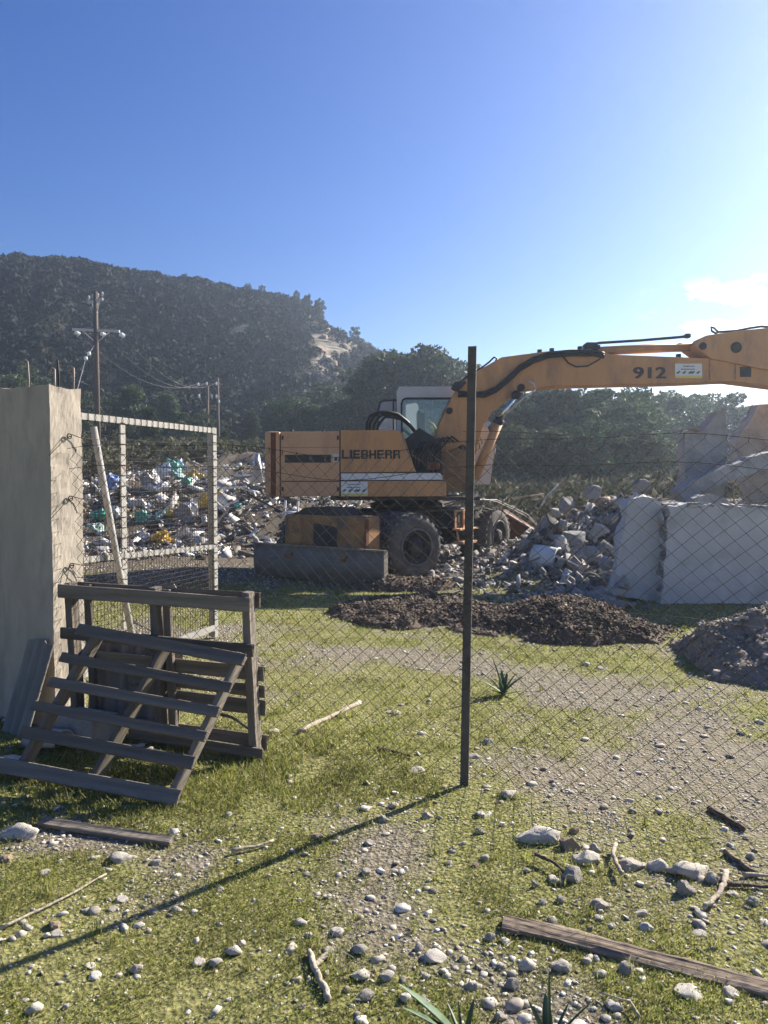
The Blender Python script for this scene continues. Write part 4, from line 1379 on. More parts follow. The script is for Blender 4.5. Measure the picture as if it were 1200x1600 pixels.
for (x_, y_) in ((441.5, 684), (441.5, 764), (528, 684), (528, 764)):
    mb = MB(); mb.box(P(x_, y_, YN - .012), .03, .02, .07); mb.build('hinge', ST, dr, bevel=.003)
for x_ in (456, 505):
    mb = MB(); mb.lathe(P(x_, 674.5, YN + .2), (0, 0, 1), [(0, .03), (.025, .03), (.035, .012)], 10); mb.build('lifting_eye', ST, ex)
hp = px_panel([(532.2, 672.5), (618, 672), (626, 676), (635, 703), (650, 737), (532.2, 738.5)], 'hood_panel', O, ex)
GLY = {'L': ['0,0,.3,1', '.3,0,.95,.22'], 'I': ['.0,0,.3,1'], 'E': ['0,0,.3,1', '.3,.8,.95,1', '.3,.41,.88,.6', '.3,0,.95,.2'], 'B': ['0,0,.28,1', '.28,.82,.9,1', '.28,.42,.9,.59', '.28,0,.9,.18', '.7,.59,.97,.82', '.7,.18,1,.42'],
       'H': ['0,0,.3,1', '.3,.4,.7,.61', '.7,0,1,1'], 'R': ['0,0,.28,1', '.28,.82,.9,1', '.28,.4,.9,.58', '.7,.58,.98,.82', '.7,0,.98,.4']}
cx_ = 534.0
wd_ = {'I': 4.2}
mb = MB()
for ch in 'LIEBHERR':
    w_ = wd_.get(ch, 11.2)
    for r_ in GLY[ch]:
        x0, y0, x1, y1 = [float(q) for q in r_.split(',')]
        if ch == 'I': x0, x1 = 0, 1
        sh = .8
        mb.pxprism([(cx_ + x0 * w_, 717 - y0 * 14), (cx_ + x1 * w_, 717 - y0 * 14), (cx_ + x1 * w_, 717 - y1 * 14), (cx_ + x0 * w_, 717 - y1 * 14)], YN - .003, YN + .003)
    cx_ += w_ + 1.25
mb.build('lettering', BK, hp)
st = px_panel([(533, 739.8), (688, 739.2), (692.5, 749.5), (533, 750.3)], 'stripe', M['white'], ex, proud=.004)
px_panel([(532.3, 738.2), (687, 737.6), (688, 739.2), (532.3, 739.8)], 'stripe_edge', BK, st, proud=.002, bevel=0)
px_panel([(532.3, 750.3), (693.5, 749.5), (694.5, 751.3), (532.3, 752)], 'stripe_edge', BK, st, proud=.002, bevel=0)
lp = px_panel([(532.3, 752), (695, 751.3), (697, 756), (697, 775.5), (532.3, 776)], 'lower_panel', O, ex)


def sign(parent, x0, x1, y0, y1, Y, rot=0):
    pl_ = px_panel([(x0, y0), (x1, y0), (x1, y1), (x0, y1)], 'sign_plate', M['white'], parent, Y=Y, dep=.008, proud=.008, bevel=0)
    return pl_


def sign_marks(parent, x0, x1, y0, y1, Y):
    h = y1 - y0; w = x1 - x0
    mb = MB(); mb.pxprism([(x0 + .3, y1 - .17 * h), (x1 - .3, y1 - .17 * h), (x1 - .3, y1 - .3), (x0 + .3, y1 - .3)], Y - .0105, Y - .008)
    mb.build('yellow_band', M['sign_yellow'], parent)
    mb = MB()
    rr_ = random.Random(3)
    for (r, t0, t1) in ((.16, .3, .72), (.36, .22, .74)):
        x = x0 + w * t0
        while x < x0 + w * t1:
            cw_ = w * rr_.uniform(.02, .045)
            mb.pxprism([(x, y0 + h * r), (x + cw_, y0 + h * r), (x + cw_, y0 + h * (r + .07)), (x, y0 + h * (r + .07))], Y - .0100, Y - .008)
            x += cw_ + w * .018
    mb.build('print', M['dark_steel'], parent, kind='stuff')
    mb = MB()
    for c_ in (.12, .34, .56, .66, .86):          # row of little machine silhouettes
        x = x0 + w * c_
        mb.pxprism([(x - w * .07, y0 + h * .70), (x - w * .06, y0 + h * .60), (x - w * .01, y0 + h * .60), (x, y0 + h * .54), (x + w * .05, y0 + h * .50), (x + w * .07, y0 + h * .62), (x + w * .045, y0 + h * .62), (x + w * .03, y0 + h * .57), (x + w * .02, y0 + h * .70)], Y - .0100, Y - .008)
    mb.build('print', M['dark_steel'], parent, kind='stuff')


sg = sign(ex, 533, 574.5, 752.5, 775, YN)
sign_marks(sg, 533, 574.5, 752.5, 775, YN)

# machinery bay between housing and boom
mb = MB(); mb.pxprism([(628, 690), (655, 668), (690, 690), (692, 742), (648, 742)], YN + .5, YF - 1.0); mb.build('machinery_bay', BK, ex, bevel=.01)
rd = random.Random(11)
for k in range(7):
    x0 = 640 + k * 7
    Yh = YN + .30 + .03 * k
    MB().tube([P(x0, 738, Yh), P(x0 - 2 + rd.uniform(-3, 3), 715, Yh - .03), P(x0 + 10, 695 + rd.uniform(-4, 4), Yh), P(x0 + 24, 688 - k, Yh + .25), P(x0 + 34, 690, Yh + .5)], .018, 7).build('hose', M['hose'], ex)
mb = MB()
for k in range(3): mb.box(P(672 + k * 5, 728, YN + .35), .10, .12, .13)
mb.build('valve_block', M['rust'], ex, bevel=.01)
# deck, slew ring
mb = MB(); mb.box(Vector((TT.x - .05, TT.y + .05, 1.30)), 2.6, 2.3, .06); mb.build('deck', BK, ex)
mb = MB(); mb.lathe((TT.x, TT.y, 1.09), (0, 0, 1), [(0, .62), (.03, .68), (.1, .68), (.12, .6), (.20, .6)], 40); mb.build('slew_ring', ST, ex)

# hoses arching over the housing to the boom
for k, (dx, dy, dp) in enumerate([(0, 0, .35), (5, 1.5, .40), (11, 5, .45), (17, 9, .5)]):
    pts = [P(573 + dx, 676, YN + dp), P(573 + dx, 660 + dy, YN + dp), P(578 + dx, 650 + dy, YN + dp), P(590 + dx * .7, 644 + dy * .8, YN + dp), P(606 + dx * .5, 643 + dy, YN + dp + .1),
           P(622 + dx * .4, 647 + dy, YN + dp + .2), P(636 + dx * .3, 658 + dy, YN + dp + .3), P(650 + dx * .3, 676 + dy, YN + dp + .4), P(664, 690 + dy, YN + dp + .5), P(676, 704 + dy, YN + dp + .55)]
    MB().tube(pts, .024, 8).build('hose', M['hose'], ex)

# cab on the far side
YC0, YC1 = 14.42, 15.32


def c_edge(pts, Y, r=.035): return [P(x, y, Y) for x, y in pts]


cabp = [(621, 755), (620, 612), (624, 604), (724, 604), (734, 608), (774, 694), (766, 757)]
win = [(628, 694), (627.5, 628), (631, 622.5), (719, 622.5), (727, 627), (752, 690), (752, 694)]
cabE = None


def frame_ring(outer, inner, Y, dep, name, m, parent):
    """flat frame: strips between matching corners of an outer and an inner outline"""
    n = len(outer); mb = MB()
    for i in range(n):
        j = (i + 1) % n
        mb.prism([P(*outer[i], Y), P(*outer[j], Y), P(*inner[j], Y), P(*inner[i], Y)], (0, dep, 0))
    return mb.build(name, m, parent)


inner7 = [(628, 692), (627.5, 628), (631, 622.5), (719, 622.5), (726, 627), (755, 692), (752, 694)]
cab = frame_ring(cabp, inner7, YC0, .05, 'cab', M['cab'], ex)
cab['label'] = 'grey-white operator cab with dark-edged windows'
frame_ring(cabp, inner7, YC1 - .05, .05, 'side_frame', M['cab'], cab)
mb = MB(); mb.prism([P(620, 612, YC0 + .05), P(624, 604, YC0 + .05), P(724, 604, YC0 + .05), P(734, 608, YC0 + .05), P(734, 612, YC0 + .05)], (0, YC1 - YC0 - .1, 0)); mb.build('roof', M['cab'], cab, bevel=.01)
mb = MB(); mb.prism([P(621, 757, YC0 + .05), P(621, 735, YC0 + .05), P(768, 740, YC0 + .05), P(766, 757, YC0 + .05)], (0, YC1 - YC0 - .1, 0)); mb.build('floor', BK, cab)
mb = MB(); mb.prism([P(735, 697, YC0 + .04), P(774, 694, YC0 + .04), P(766, 757, YC0 + .04), P(735, 757, YC0 + .04)], (0, YC1 - YC0 - .08, 0)); mb.build('front_panel', M['cab'], cab, bevel=.008)
mb = MB(); mb.tube(c_edge([(774.5, 694), (770, 726), (766, 757)], YC0 + .02), .016, 6); mb.tube(c_edge([(735, 608), (775, 694)], YC0 + .02), .016, 6); mb.build('seal', BK, cab)
mb = MB()
ring = [(628, 692), (627.5, 630), (630, 624.5), (634, 622.5), (700, 622.5), (719, 622.5)]
mb.tube(c_edge(ring, YC0 - .01), .020, 6); mb.build('window_seal', BK, cab)


def glass_mat():
    m, n, l, bs = new_mat('window_glass')
    tr = n.new('ShaderNodeBsdfTransparent'); tr.inputs[0].default_value = (.78, .82, .83, 1)
    gl = n.new('ShaderNodeBsdfGlossy'); gl.inputs['Roughness'].default_value = .05
    mx = n.new('ShaderNodeMixShader'); mx.inputs[0].default_value = .10
    l.new(tr.outputs[0], mx.inputs[1]); l.new(gl.outputs[0], mx.inputs[2]); l.new(mx.outputs[0], n['Material Output'].inputs['Surface'])
    return m


def dusty_glass_mat():
    m, n, l, bs = new_mat('dusty_glass')
    tr = n.new('ShaderNodeBsdfTransparent'); tr.inputs[0].default_value = (.8, .82, .83, 1)
    df = n.new('ShaderNodeBsdfTranslucent'); df.inputs['Color'].default_value = (.65, .66, .66, 1)
    mx = n.new('ShaderNodeMixShader'); mx.inputs[0].default_value = .35
    l.new(tr.outputs[0], mx.inputs[1]); l.new(df.outputs[0], mx.inputs[2]); l.new(mx.outputs[0], n['Material Output'].inputs['Surface'])
    return m


M['glass'] = glass_mat(); M['dusty'] = dusty_glass_mat()
for Yg in (YC0 + .02, YC1 - .025):
    mb = MB(); mb.pxprism(win, Yg, Yg + .006); mb.build('pane', M['glass'], cab)
mb = MB(); a = P(622, 626, YC0 + .06); b = P(622, 690, YC0 + .06)
mb.box(Vector((a.x, (YC0 + YC1) / 2, (a.z + b.z) / 2)), .008, YC1 - YC0 - .2, a.z - b.z); mb.build('rear_pane', M['dusty'], cab)
# seat, console, tilted-up hatch seen through the window
mb = MB(); mb.pxprism([(653, 690), (652, 642), (655, 639), (662, 639), (664, 644), (667, 690)], YC0 + .22, YC0 + .66); mb.pxprism([(652, 690), (690, 686), (690, 696), (652, 700)], YC0 + .2, YC0 + .7)
mb.build('seat', BK, cab, bevel=.03)
mb = MB(); mb.pxprism([(655, 639), (662, 638.5), (663, 646), (659, 645)], YC0 + .20, YC0 + .3); mb.build('headrest_cover', M['white'], cab, bevel=.01)
mb = MB(); mb.pxprism([(634, 632), (650, 629), (654, 634), (654, 672), (646, 680), (634, 660)], YC1 - .10, YC1 - .07); mb.build('door_pane', M['dusty'], cab, bevel=.02)
mb = MB(); mb.tube([P(668, 657, YC0 + .5), P(676, 663, YC0 + .5), P(683, 673, YC0 + .45)], [.02, .03, .03], 7); mb.build('lever', M['sign_yellow'], cab)
# the open rear window frame behind the housing
mb = MB(); fr = [(591, 690), (591, 640), (594, 629), (599, 626), (618, 625), (620, 626)]
mb.tube(c_edge(fr, YC0 + .35), .02, 7); mb.tube(c_edge([(614.5, 624), (615, 690)], YC0 + .33), .016, 6)
rw = mb.build('mirror_frame', BK, ex)
mb = MB(); mb.pxprism([(592, 690), (592, 641), (595, 630), (600, 627), (618, 626), (619, 690)], YC0 + .36, YC0 + .375); mb.build('pane', M['dusty'], rw)
mb = MB(); mb.pxprism([(592, 673), (596, 668), (604, 666), (612, 670), (616, 674)], YC0 + .1, YC0 + .3); mb.build('air_cleaner', M['cab'], ex, bevel=.02)

# boom
BY0, BY1 = 13.80, 14.28
boom_px = [(690, 757), (680, 738), (678, 712), (683, 672), (700, 634), (712, 610), (722, 598), (745, 580), (784, 558), (853, 549), (923, 545), (957, 554), (1053, 557.5), (1112, 560), (1200, 566), (1300, 576), (1345, 590), (1350, 608), (1330, 618),
           (1200, 602), (1144, 595), (1053, 599), (953, 601), (871, 603), (840, 606), (818, 609), (799, 620), (768, 645), (753, 672), (746, 700), (736, 757)]
mb = MB(); mb.pxprism(boom_px, BY0, BY1); boom = mb.build('boom', O, ex, bevel=.012)
bm_ = boom.modifiers.new('tri', 'TRIANGULATE')
for k_, dx_ in enumerate((0, 1.0, 2.0)): text_mesh('lettering', '912', (989 + dx_, 573.5), (1039 + dx_, 591.5), BY0, BK, boom, bold=0.012, thick=.003 + .001 * k_)
sg = sign(ex, 1055, 1097, 568, 590.5, BY0); sign_marks(sg, 1055, 1097, 568, 590.5, BY0)
mb = MB(); mb.pxprism([(1156, 573), (1174, 573), (1174, 589), (1156, 589)], BY0 - .004, BY0); mb.build('patch', ST, boom)
mb = MB()
for x in (1108, 1148): mb.pxprism([(x, 561), (x + 2, 561), (x + 2, 594), (x, 594)], BY0 - .012, BY0 + .01)
mb.pxprism([(683, 708), (748, 690), (748, 693), (683, 712)], BY0 - .012, BY0 + .01)
mb.build('weld_seam', OD, boom)
# boom foot pivots, brackets
for (x, y, r) in ((700, 735, .10), (722, 703, .09), (702, 642, .06), (814, 606, .07)):
    p = P(x, y, BY0); mb = MB(); mb.lathe((p.x, BY0 - .05, p.z), (0, 1, 0), [(0, r * .75), (.01, r), (.05, r), (.06, r * .9)], 16); mb.build('pivot_pin', ST, ex)
mb = MB(); mb.pxprism([(706, 606), (710, 597), (716, 596), (718, 600), (726, 594), (729, 598), (716, 612)], BY0 - .1, BY0 + .1); mb.build('bracket', ST, ex, bevel=.004)
mb = MB(); mb.pxprism([(755, 663), (763, 657), (768, 661), (759, 671)], BY0 - .06, BY0 - .03); mb.build('bracket', M['cab'], ex, bevel=.004)
# orange upright cheek plates at the boom foot
for Yk in (BY0 - .10, BY1 + .05):
    mb = MB(); mb.pxprism([(688, 768), (676, 735), (690, 716), (716, 700), (738, 712), (740, 768)], Yk, Yk + .05); mb.build('cheek_plate', OD, ex, bevel=.006)
# boom cylinder with chrome rod
for Yk in (BY0 - .16, BY1 + .16):
    a = P(741, 748, Yk); b = P(781, 656, Yk); c_ = P(806, 617, Yk)
    cy = MB().tube([a, b], .085, 14).build('boom_cylinder', O, ex)
    d = (c_ - b).normalized()
    mb = MB(); mb.tube([b - d * .1, b + d * .02], .095, 14); mb.build('collar', BK, cy)
    MB().tube([b, c_], .045, 12).build('rod', M['chrome'], cy)
    mb = MB(); mb.lathe((c_.x, Yk - .05, c_.z), (0, 1, 0), [(0, .08), (.1, .08)], 14); mb.build('rod_eye', ST, cy)
    MB().tube([P(792, 646, Yk - .04), P(818, 622, Yk - .04), P(837, 608, Yk - .03), P(834, 600, Yk - .02), P(826, 596, Yk - .02)], .016, 6).build('hose', M['galv'], cy)
# hose bundle along the boom
for k, (o1, o2) in enumerate([(0, 0), (3.5, .03), (7, .06)]):
    pts = [P(716, 612 + o1, BY0 - .06), P(738, 614 + o1 * .6, BY0 - .08), P(757, 613 + o1, BY0 - .07), P(775, 605 + o1, BY0 - .07), P(793, 590 + o1, BY0 - .07), P(812, 572 + o1, BY0 - .06), P(834, 559 + o1, BY0 - .06), P(858, 551 + o1, BY0 - .05), P(890, 548 + o1, BY0 - .05), P(932, 548 + o1, BY0 - .05), P(944, 552 + o1, BY0 - .05)]
    MB().tube(pts, .022, 7).build('hose', M['hose'], ex)
MB().tube([P(876, 553, BY0 - .05), P(888, 567, BY0 - .05), P(900, 573, BY0 - .05), P(918, 572, BY0 - .05), P(934, 563, BY0 - .05), P(944, 556, BY0 - .05)], .014, 6).build('hose', M['hose'], ex)
MB().tube([P(715, 600, BY0 + .1), P(732, 587, BY0 + .1), P(752, 575, BY0 + .1), P(764, 566, BY0 + .1), P(772, 558, BY0 + .1), P(776, 560, BY0 + .1), P(774, 566, BY0 + .1)], .018, 6).build('hose', M['hose'], ex)
mb = MB()
for (x, y) in ((843, 549), (862, 547), (906, 544), (934, 542), (946, 556), (1060, 556), (1120, 558)): mb.box(P(x, y, BY0 + .1), .07, .08, .06)
mb.build('hose_clamp', ST, ex, kind='stuff')
# stick cylinder on the boom's back
SY = (BY0 + BY1) / 2
a = P(930, 549, SY); b = P(1084, 541, SY)
cy = MB().tube([a, a.lerp(b, .03), a.lerp(b, .04), b], [.07, .07, .082, .09], 14).build('stick_cylinder', O, ex)
mb = MB(); mb.box(P(922, 543, SY), .22, .3, .15); mb.build('bracket', ST, ex, bevel=.02)
MB().tube([P(924, 539, SY - .1), P(935, 536, SY - .1), P(1000, 532, SY - .1), P(1066, 526.5, SY - .1), P(1076, 524, SY - .1)], [.02, .026, .026, .026, .03], 7).build('pipe', ST, cy)
mb = MB(); mb.box(P(1074, 525, SY - .08), .1, .12, .08); mb.build('fitting', ST, cy, bevel=.02)
MB().tube([b, P(1100, 541, SY)], .04, 10).build('rod', M['chrome'], cy)
# head of the stick with its linkage, and the stick hanging beyond
sp_ = [(1085, 541), (1092, 530), (1104, 524), (1130, 520), (1160, 516), (1200, 512), (1236, 512), (1262, 530), (1300, 560), (1340, 600), (1420, 800), (1400, 812), (1290, 640), (1240, 582), (1190, 576), (1112, 560)]
mb = MB(); mb.pxprism(sp_, BY0 - .07, BY1 + .07); so = mb.build('stick', O, ex, bevel=.012); so.modifiers.new('tri', 'TRIANGULATE')
for (x, y, r) in ((1150, 543, .10), (1098, 541, .07), (1215, 548, .12)):
    p = P(x, y, BY0 - .07); mb = MB(); mb.lathe((p.x, BY0 - .10, p.z), (0, 1, 0), [(0, r * .8), (.01, r), (.04, r)], 16); mb.build('pivot_pin', ST, so)
MB().tube([P(1122, 519, SY), P(1117, 513, SY), P(1111, 511, SY), P(1112, 517, SY), P(1120, 522, SY)], .02, 6).build('hose', M['hose'], ex)
MB().tube([P(1120, 519, SY), P(1150, 517, SY), P(1170, 513, SY), P(1190, 510, SY), P(1215, 513, SY), P(1240, 520, SY)], .022, 6).build('hose', M['hose'], ex)
# bucket outside the picture
bp = P(1412, 806, SY); mb = MB()
mb.prism([bp + Vector(q) for q in ((-.15, -.55, .1), (.3, -.55, .05), (.35, -.55, -.5), (.0, -.55, -.85), (-.5, -.55, -.8), (-.25, -.55, -.5))], (0, 1.1, 0)); mb.build('bucket', ST, ex, bevel=.02)

# undercarriage
def ub(c, l, w, h): return (c, l, w, h, U, V, Z)
mb = MB(); mb.box(A1 + U * 1.6 + Z * .86, 4.5, .9, .36, U, V, Z); mb.box(A1 + U * 1.55 + Z * 1.06, 2.3, 1.5, .06, U, V, Z); mb.build('chassis', BK, ex, bevel=.02)
mb = MB(); c_ = A1 - U * .74 + Z * .75
mb.box(c_, .34, 1.72, .60, U, V, Z); fb = mb.build('blade_carrier', OD, ex, bevel=.03)
mb = MB(); mb.box(c_ - U * .174 + V * .02 - Z * .06, .012, .46, .40, U, V, Z, jit=.03); mb.build('recess', BK, fb)
mb = MB(); mb.box(c_ - U * .18 + V * -.60 + Z * .02, .06, .30, .44, U, V, Z, jit=.02); mb.build('side_plate', OD, fb, bevel=.04)
mb = MB(); mb.box(c_ - U * .02 + V * .845 - Z * .05, .40, .03, .62, U, V, Z); mb.build('guide_plate', M['rust'], fb, bevel=.01)
mb = MB()
for s in (-.55, .55): mb.beam(c_ - U * .1 + V * s - Z * .2, c_ - U * .42 + V * s - Z * .4, .12, .14)
mb.build('push_arm', OD, fb)
mb = MB(); mb.prism([c_ + Z * .30 + V * -.7 - U * .1, c_ + Z * .30 + V * .3 - U * .1, c_ + Z * .42 + V * .2 - U * .1, c_ + Z * .42 - V * .45 - U * .1], U * .5); mb.build('cover', BK, ex)
# dozer blade: curved plate with end cheeks
bc = A1 - U * 1.16
hb = .53
for nm, m_, half in (('blade', M['blade'], 1.30),):
    prof = []
    for i in range(9):
        s = i / 8; prof.append((-.10 * math.sin(math.pi * s) + .04, .015 + hb * s))
    vv = []; ff = []
    for sgn, off in ((-1, 0), (1, 0)):
        for (u, z) in prof: vv.append(bc + V * half * sgn + U * (u + .10) + Z * z)
    for sgn in (-1, 1):
        for (u, z) in prof: vv.append(bc + V * half * sgn + U * (u + .06) + Z * z)
    n = len(prof)
    for i in range(n - 1):
        ff += [(i, i + 1, n + i + 1, n + i), (2 * n + i, 3 * n + i, 3 * n + i + 1, 2 * n + i + 1), (i, 2 * n + i, 2 * n + i + 1, i + 1), (n + i, n + i + 1, 3 * n + i + 1, 3 * n + i)]
    ff += [(n - 1, 3 * n - 1, 4 * n - 1, 2 * n - 1), (0, n, 3 * n, 2 * n)]
    mb = MB(); mb.add(vv, ff); bl = mb.build(nm, m_, ex)
for s, m_ in ((1, M['worn_edge']), (-1, M['blade'])):
    mb = MB(); mb.prism([bc + V * (half + .002) * s + U * .0 + Z * .012, bc + V * (half + .002) * s + U * .0 + Z * (hb + .03), bc + V * (half + .002) * s + U * .11 + Z * (hb + .03), bc + V * (half + .002) * s + U * .11 + Z * .012], V * .03 * s)
    mb.build('end_plate', m_, bl, bevel=.004)
mb = MB(); mb.box(bc + U * .08 + Z * (hb + .02), .06, 2.58, .03, U, V, Z); mb.build('top_edge', M['worn_edge'], bl, bevel=.005)
mb = MB(); mb.box(bc + U * .125 + Z * .06, .02, 2.58, .10, U, V, Z); mb.build('cutting_edge', M['worn_edge'], bl)


def wheel(c, axis, name='wheel'):
    """twin-tyre wheel; c = centre of the outer face, axis points outwards"""
    w = thing(name, None, None, tuple(c)); w.parent = ex; w.location = Vector(c) - wloc(ex)
    R = .535
    ax = Vector(axis).normalized()
    A = ax.orthogonal().normalized(); Bv = ax.cross(A)
    for k, off in enumerate((0.0, -.36)):
        mb = MB()
        mb.lathe(Vector(c) + ax * off, ax, [(-.30, .29), (-.30, .40), (-.285, .48), (-.25, R - .02), (-.21, R - .006), (-.15, R), (-.09, R - .006), (-.05, R - .02), (-.015, .485), (.0, .42), (.0, .36), (-.012, .31), (-.03, .28)], 44, ends='ring')
        ty = mb.build('tyre', M['rubber'], w)
        tr = MB()
        for i in range(26):
            for half_, ph in ((0, 0), (1, .5)):
                an = 2 * math.pi * (i + ph) / 26
                er = A * math.cos(an) + Bv * math.sin(an); et = ax.cross(er)
                x0 = -.02 if half_ == 0 else -.28; x1 = -.145 if half_ == 0 else -.155
                ce = Vector(c) + ax * (off + (x0 + x1) / 2) + er * (R + .004)
                tr.box(ce, abs(x1 - x0), .062, .035, ax + et * (.35 if half_ else -.35), et, er)
        tr.build('tread_lug', M['rubber'], w, kind='stuff')
        if k == 0:
            mb = MB(); mb.lathe(Vector(c), ax, [(-.10, .10), (-.10, .235), (-.045, .262), (-.012, .275), (.004, .285)], 40, ends='first'); rm = mb.build('rim', M['rim'], w)
            mb = MB(); mb.lathe(Vector(c), ax, [(-.012, .278), (.004, .284), (.012, .296), (.004, .308), (-.012, .312)], 40, ends='ring'); mb.build('rim_edge', M['rim_edge'], w)
            mb = MB(); mb.lathe(Vector(c), ax, [(-.10, .15), (-.05, .15), (-.03, .125), (.0, .115), (.015, .07)], 24); mb.build('hub', M['rim'], w)
            nb_ = MB()
            for i in range(10):
                an = 2 * math.pi * i / 10; p = Vector(c) + (A * math.cos(an) + Bv * math.sin(an)) * .19
                nb_.lathe(p, ax, [(-.10, .014), (-.075, .014)], 6)
            nb_.build('wheel_nut', ST, w, kind='stuff')
    return w


steer = Vector((0.53, -0.85, 0)).normalized()
wheel(Vector((W1.x, W1.y, .525)), steer)
wheel(A1 - V * 1.2 + Z * .525, -steer)
wheel(A2 + V * 1.2 + Z * .525, V)
wheel(A2 - V * 1.2 + Z * .525, -V)
for a_, d_ in ((A1, steer), (A2, V)):
    mb = MB(); mb.tube([a_ - V * .85 + Z * .525, a_ + V * .85 + Z * .525], .11, 12); mb.lathe(a_ + Z * .525, U, [(-.25, .12), (-.2, .22), (.2, .22), (.25, .12)], 16); mb.build('axle', ST, ex)
# step and battery box between the wheels
sc_ = A1 + U * 1.55 + V * .98
mb = MB(); mb.box(sc_ + Z * .92 + U * .05, .60, .40, .28, U, V, Z); bx = mb.build('tool_box', BK, ex, bevel=.01)
mb = MB()
for s in (-.31, .0, .31): mb.box(sc_ + U * (s + .05) + V * .21 + Z * .92, .05, .03, .33, U, V, Z)
mb.box(sc_ + U * .05 + V * .21 + Z * 1.075, .68, .04, .03, U, V, Z); mb.build('box_frame', O, bx, bevel=.004)
mb = MB()
for s in (-.26, .30): mb.beam(sc_ + U * s + V * .23 + Z * .78, sc_ + U * s * .8 + V * .26 + Z * .52, .03, .03)
mb.box(sc_ + U * .02 + V * .27 + Z * .51, .52, .20, .045, U, V, Z); mb.box(sc_ + U * .0 + V * .28 + Z * .75, .7, .16, .03, U, V, Z); mb.build('step', OF, ex, bevel=.004)
mb = MB(); mb.box(sc_ + U * .20 + V * .225 + Z * .93, .22, .008, .16, U, V, Z); pl_ = mb.build('sign_plate', M['white'], ex)
# rear outriggers
for s in (1, -1):
    e = A2 + U * .95 + V * .35 * s
    mb = MB(); mb.prism([e + Z * 1.02, e + V * .45 * s + Z * 1.0, e + V * 1.45 * s + Z * .42, e + V * 1.50 * s + Z * .20, e + V * 1.2 * s + Z * .18, e + V * .3 * s + Z * .42, e + Z * .55], U * .22); ot = mb.build('outrigger', M['rust'], ex, bevel=.01)
    mb = MB(); mb.box(e + V * 1.42 * s + U * .1 + Z * .08, .42, .36, .05, U, V, Z); mb.build('foot_plate', ST, ot, bevel=.01)
    mb = MB(); mb.beam(e + V * .35 * s + Z * 1.03 - U * .01, e + V * 1.5 * s + Z * .43 - U * .01, .05, .03); mb.build('worn_rim', M['worn_edge'], ot)
# trailing wire and strips lying over the chassis
for k in range(2):
    rd = random.Random(k)
    y0 = 782 + k * 3
    MB().tube([P(694 + k * 4, y0 + 6, 13.0), P(722, y0 - 1, 13.2 + k * .05), P(755, y0 - 3 + rd.uniform(-3, 3), 13.6), P(776, y0 - 1, 14.0), P(795, y0 + 8, 14.6), P(824, y0 + 22 + k, 15.0), P(850 + 4 * k, y0 + 50, 15.2)], .012, 5).build('loose_cable', M['worn_edge'], ex)

# ---------------------------------------------------------------- broken concrete walls, rubble, dump
rng = np.random.default_rng(23)


def slab(name, pts, Y, thick, m, label=None, cat=None, parent=None, back=(0, 1, 0), jag=0.02, seed=0, edge=None):
    """a broken slab: outline at y=Y subdivided and roughened, extruded"""
    rnd = random.Random(seed); out = []
    n = len(pts)
    for i in range(n):
        a, b = pts[i], pts[(i + 1) % n]
        L = math.hypot(b[0] - a[0], b[1] - a[1]); k = max(1, int(L / 9))
        for j in range(k):
            t = j / k
            out.append((a[0] + (b[0] - a[0]) * t, a[1] + (b[1] - a[1]) * t))
    poly = []
    for (x, y) in out:
        p = P(x, y, Y)
        poly.append(p + Vector((rnd.uniform(-jag, jag), 0, rnd.uniform(-jag, jag))))
    d = Vector(back).normalized() * thick
    n = len(poly); front = poly; rear = [p + d + Vector((rnd.uniform(-jag, jag) * 2, rnd.uniform(-.03, .03), rnd.uniform(-jag, jag) * 2)) for p in poly]
    mb = MB(); mb.add(front + rear, [tuple(range(n)), tuple(range(2 * n - 1, n - 1, -1))] + [(i, i + n, (i + 1) % n + n, (i + 1) % n) for i in range(n)])
    o = mb.build(name, m, parent)
    o.modifiers.new('tri', 'TRIANGULATE')
    if label: props(o, label, cat)
    return o


# the big broken wall standing in its own shade
bw = thing('broken_wall', 'thick grey broken concrete wall standing in shade, with a ragged sunlit top and a crack', 'wall', tuple(G(1090, 945)))
slab('wall_panel', [(1046, 792), (1075, 787), (1120, 789), (1200, 794), (1330, 800), (1500, 800), (1500, 965), (1200, 962), (1100, 958), (1034, 950), (1039, 870)], 9.55, .28, M['slab'], parent=bw, seed=1)
slab('wall_panel', [(984, 778), (1012, 776), (1046, 788), (1044, 800), (1040, 870), (1034, 948), (1000, 938), (956, 930), (962, 885)], 9.75, .26, M['slab'], parent=bw, seed=2)
mb = MB()
for k in range(26):
    s = k / 25
    mb.box(P(1042 - 8 * s + random.uniform(-3, 3), 800 + 140 * s, 9.66), random.uniform(.04, .10), .16, random.uniform(.04, .09), jit=.02)
mb.build('exposed_core', M['rubble'], bw, kind='stuff')
mb = MB()
for k in range(60):
    x = random.uniform(1040, 1400); mb.box(P(x, 789 + (x - 1046) * .03, 9.68) + Vector((0, random.uniform(-.1, .12), .01)), random.uniform(.05, .16), random.uniform(.05, .12), random.uniform(.02, .05), jit=.02)
mb.build('crumbled_top', M['rubble'], bw, kind='stuff')

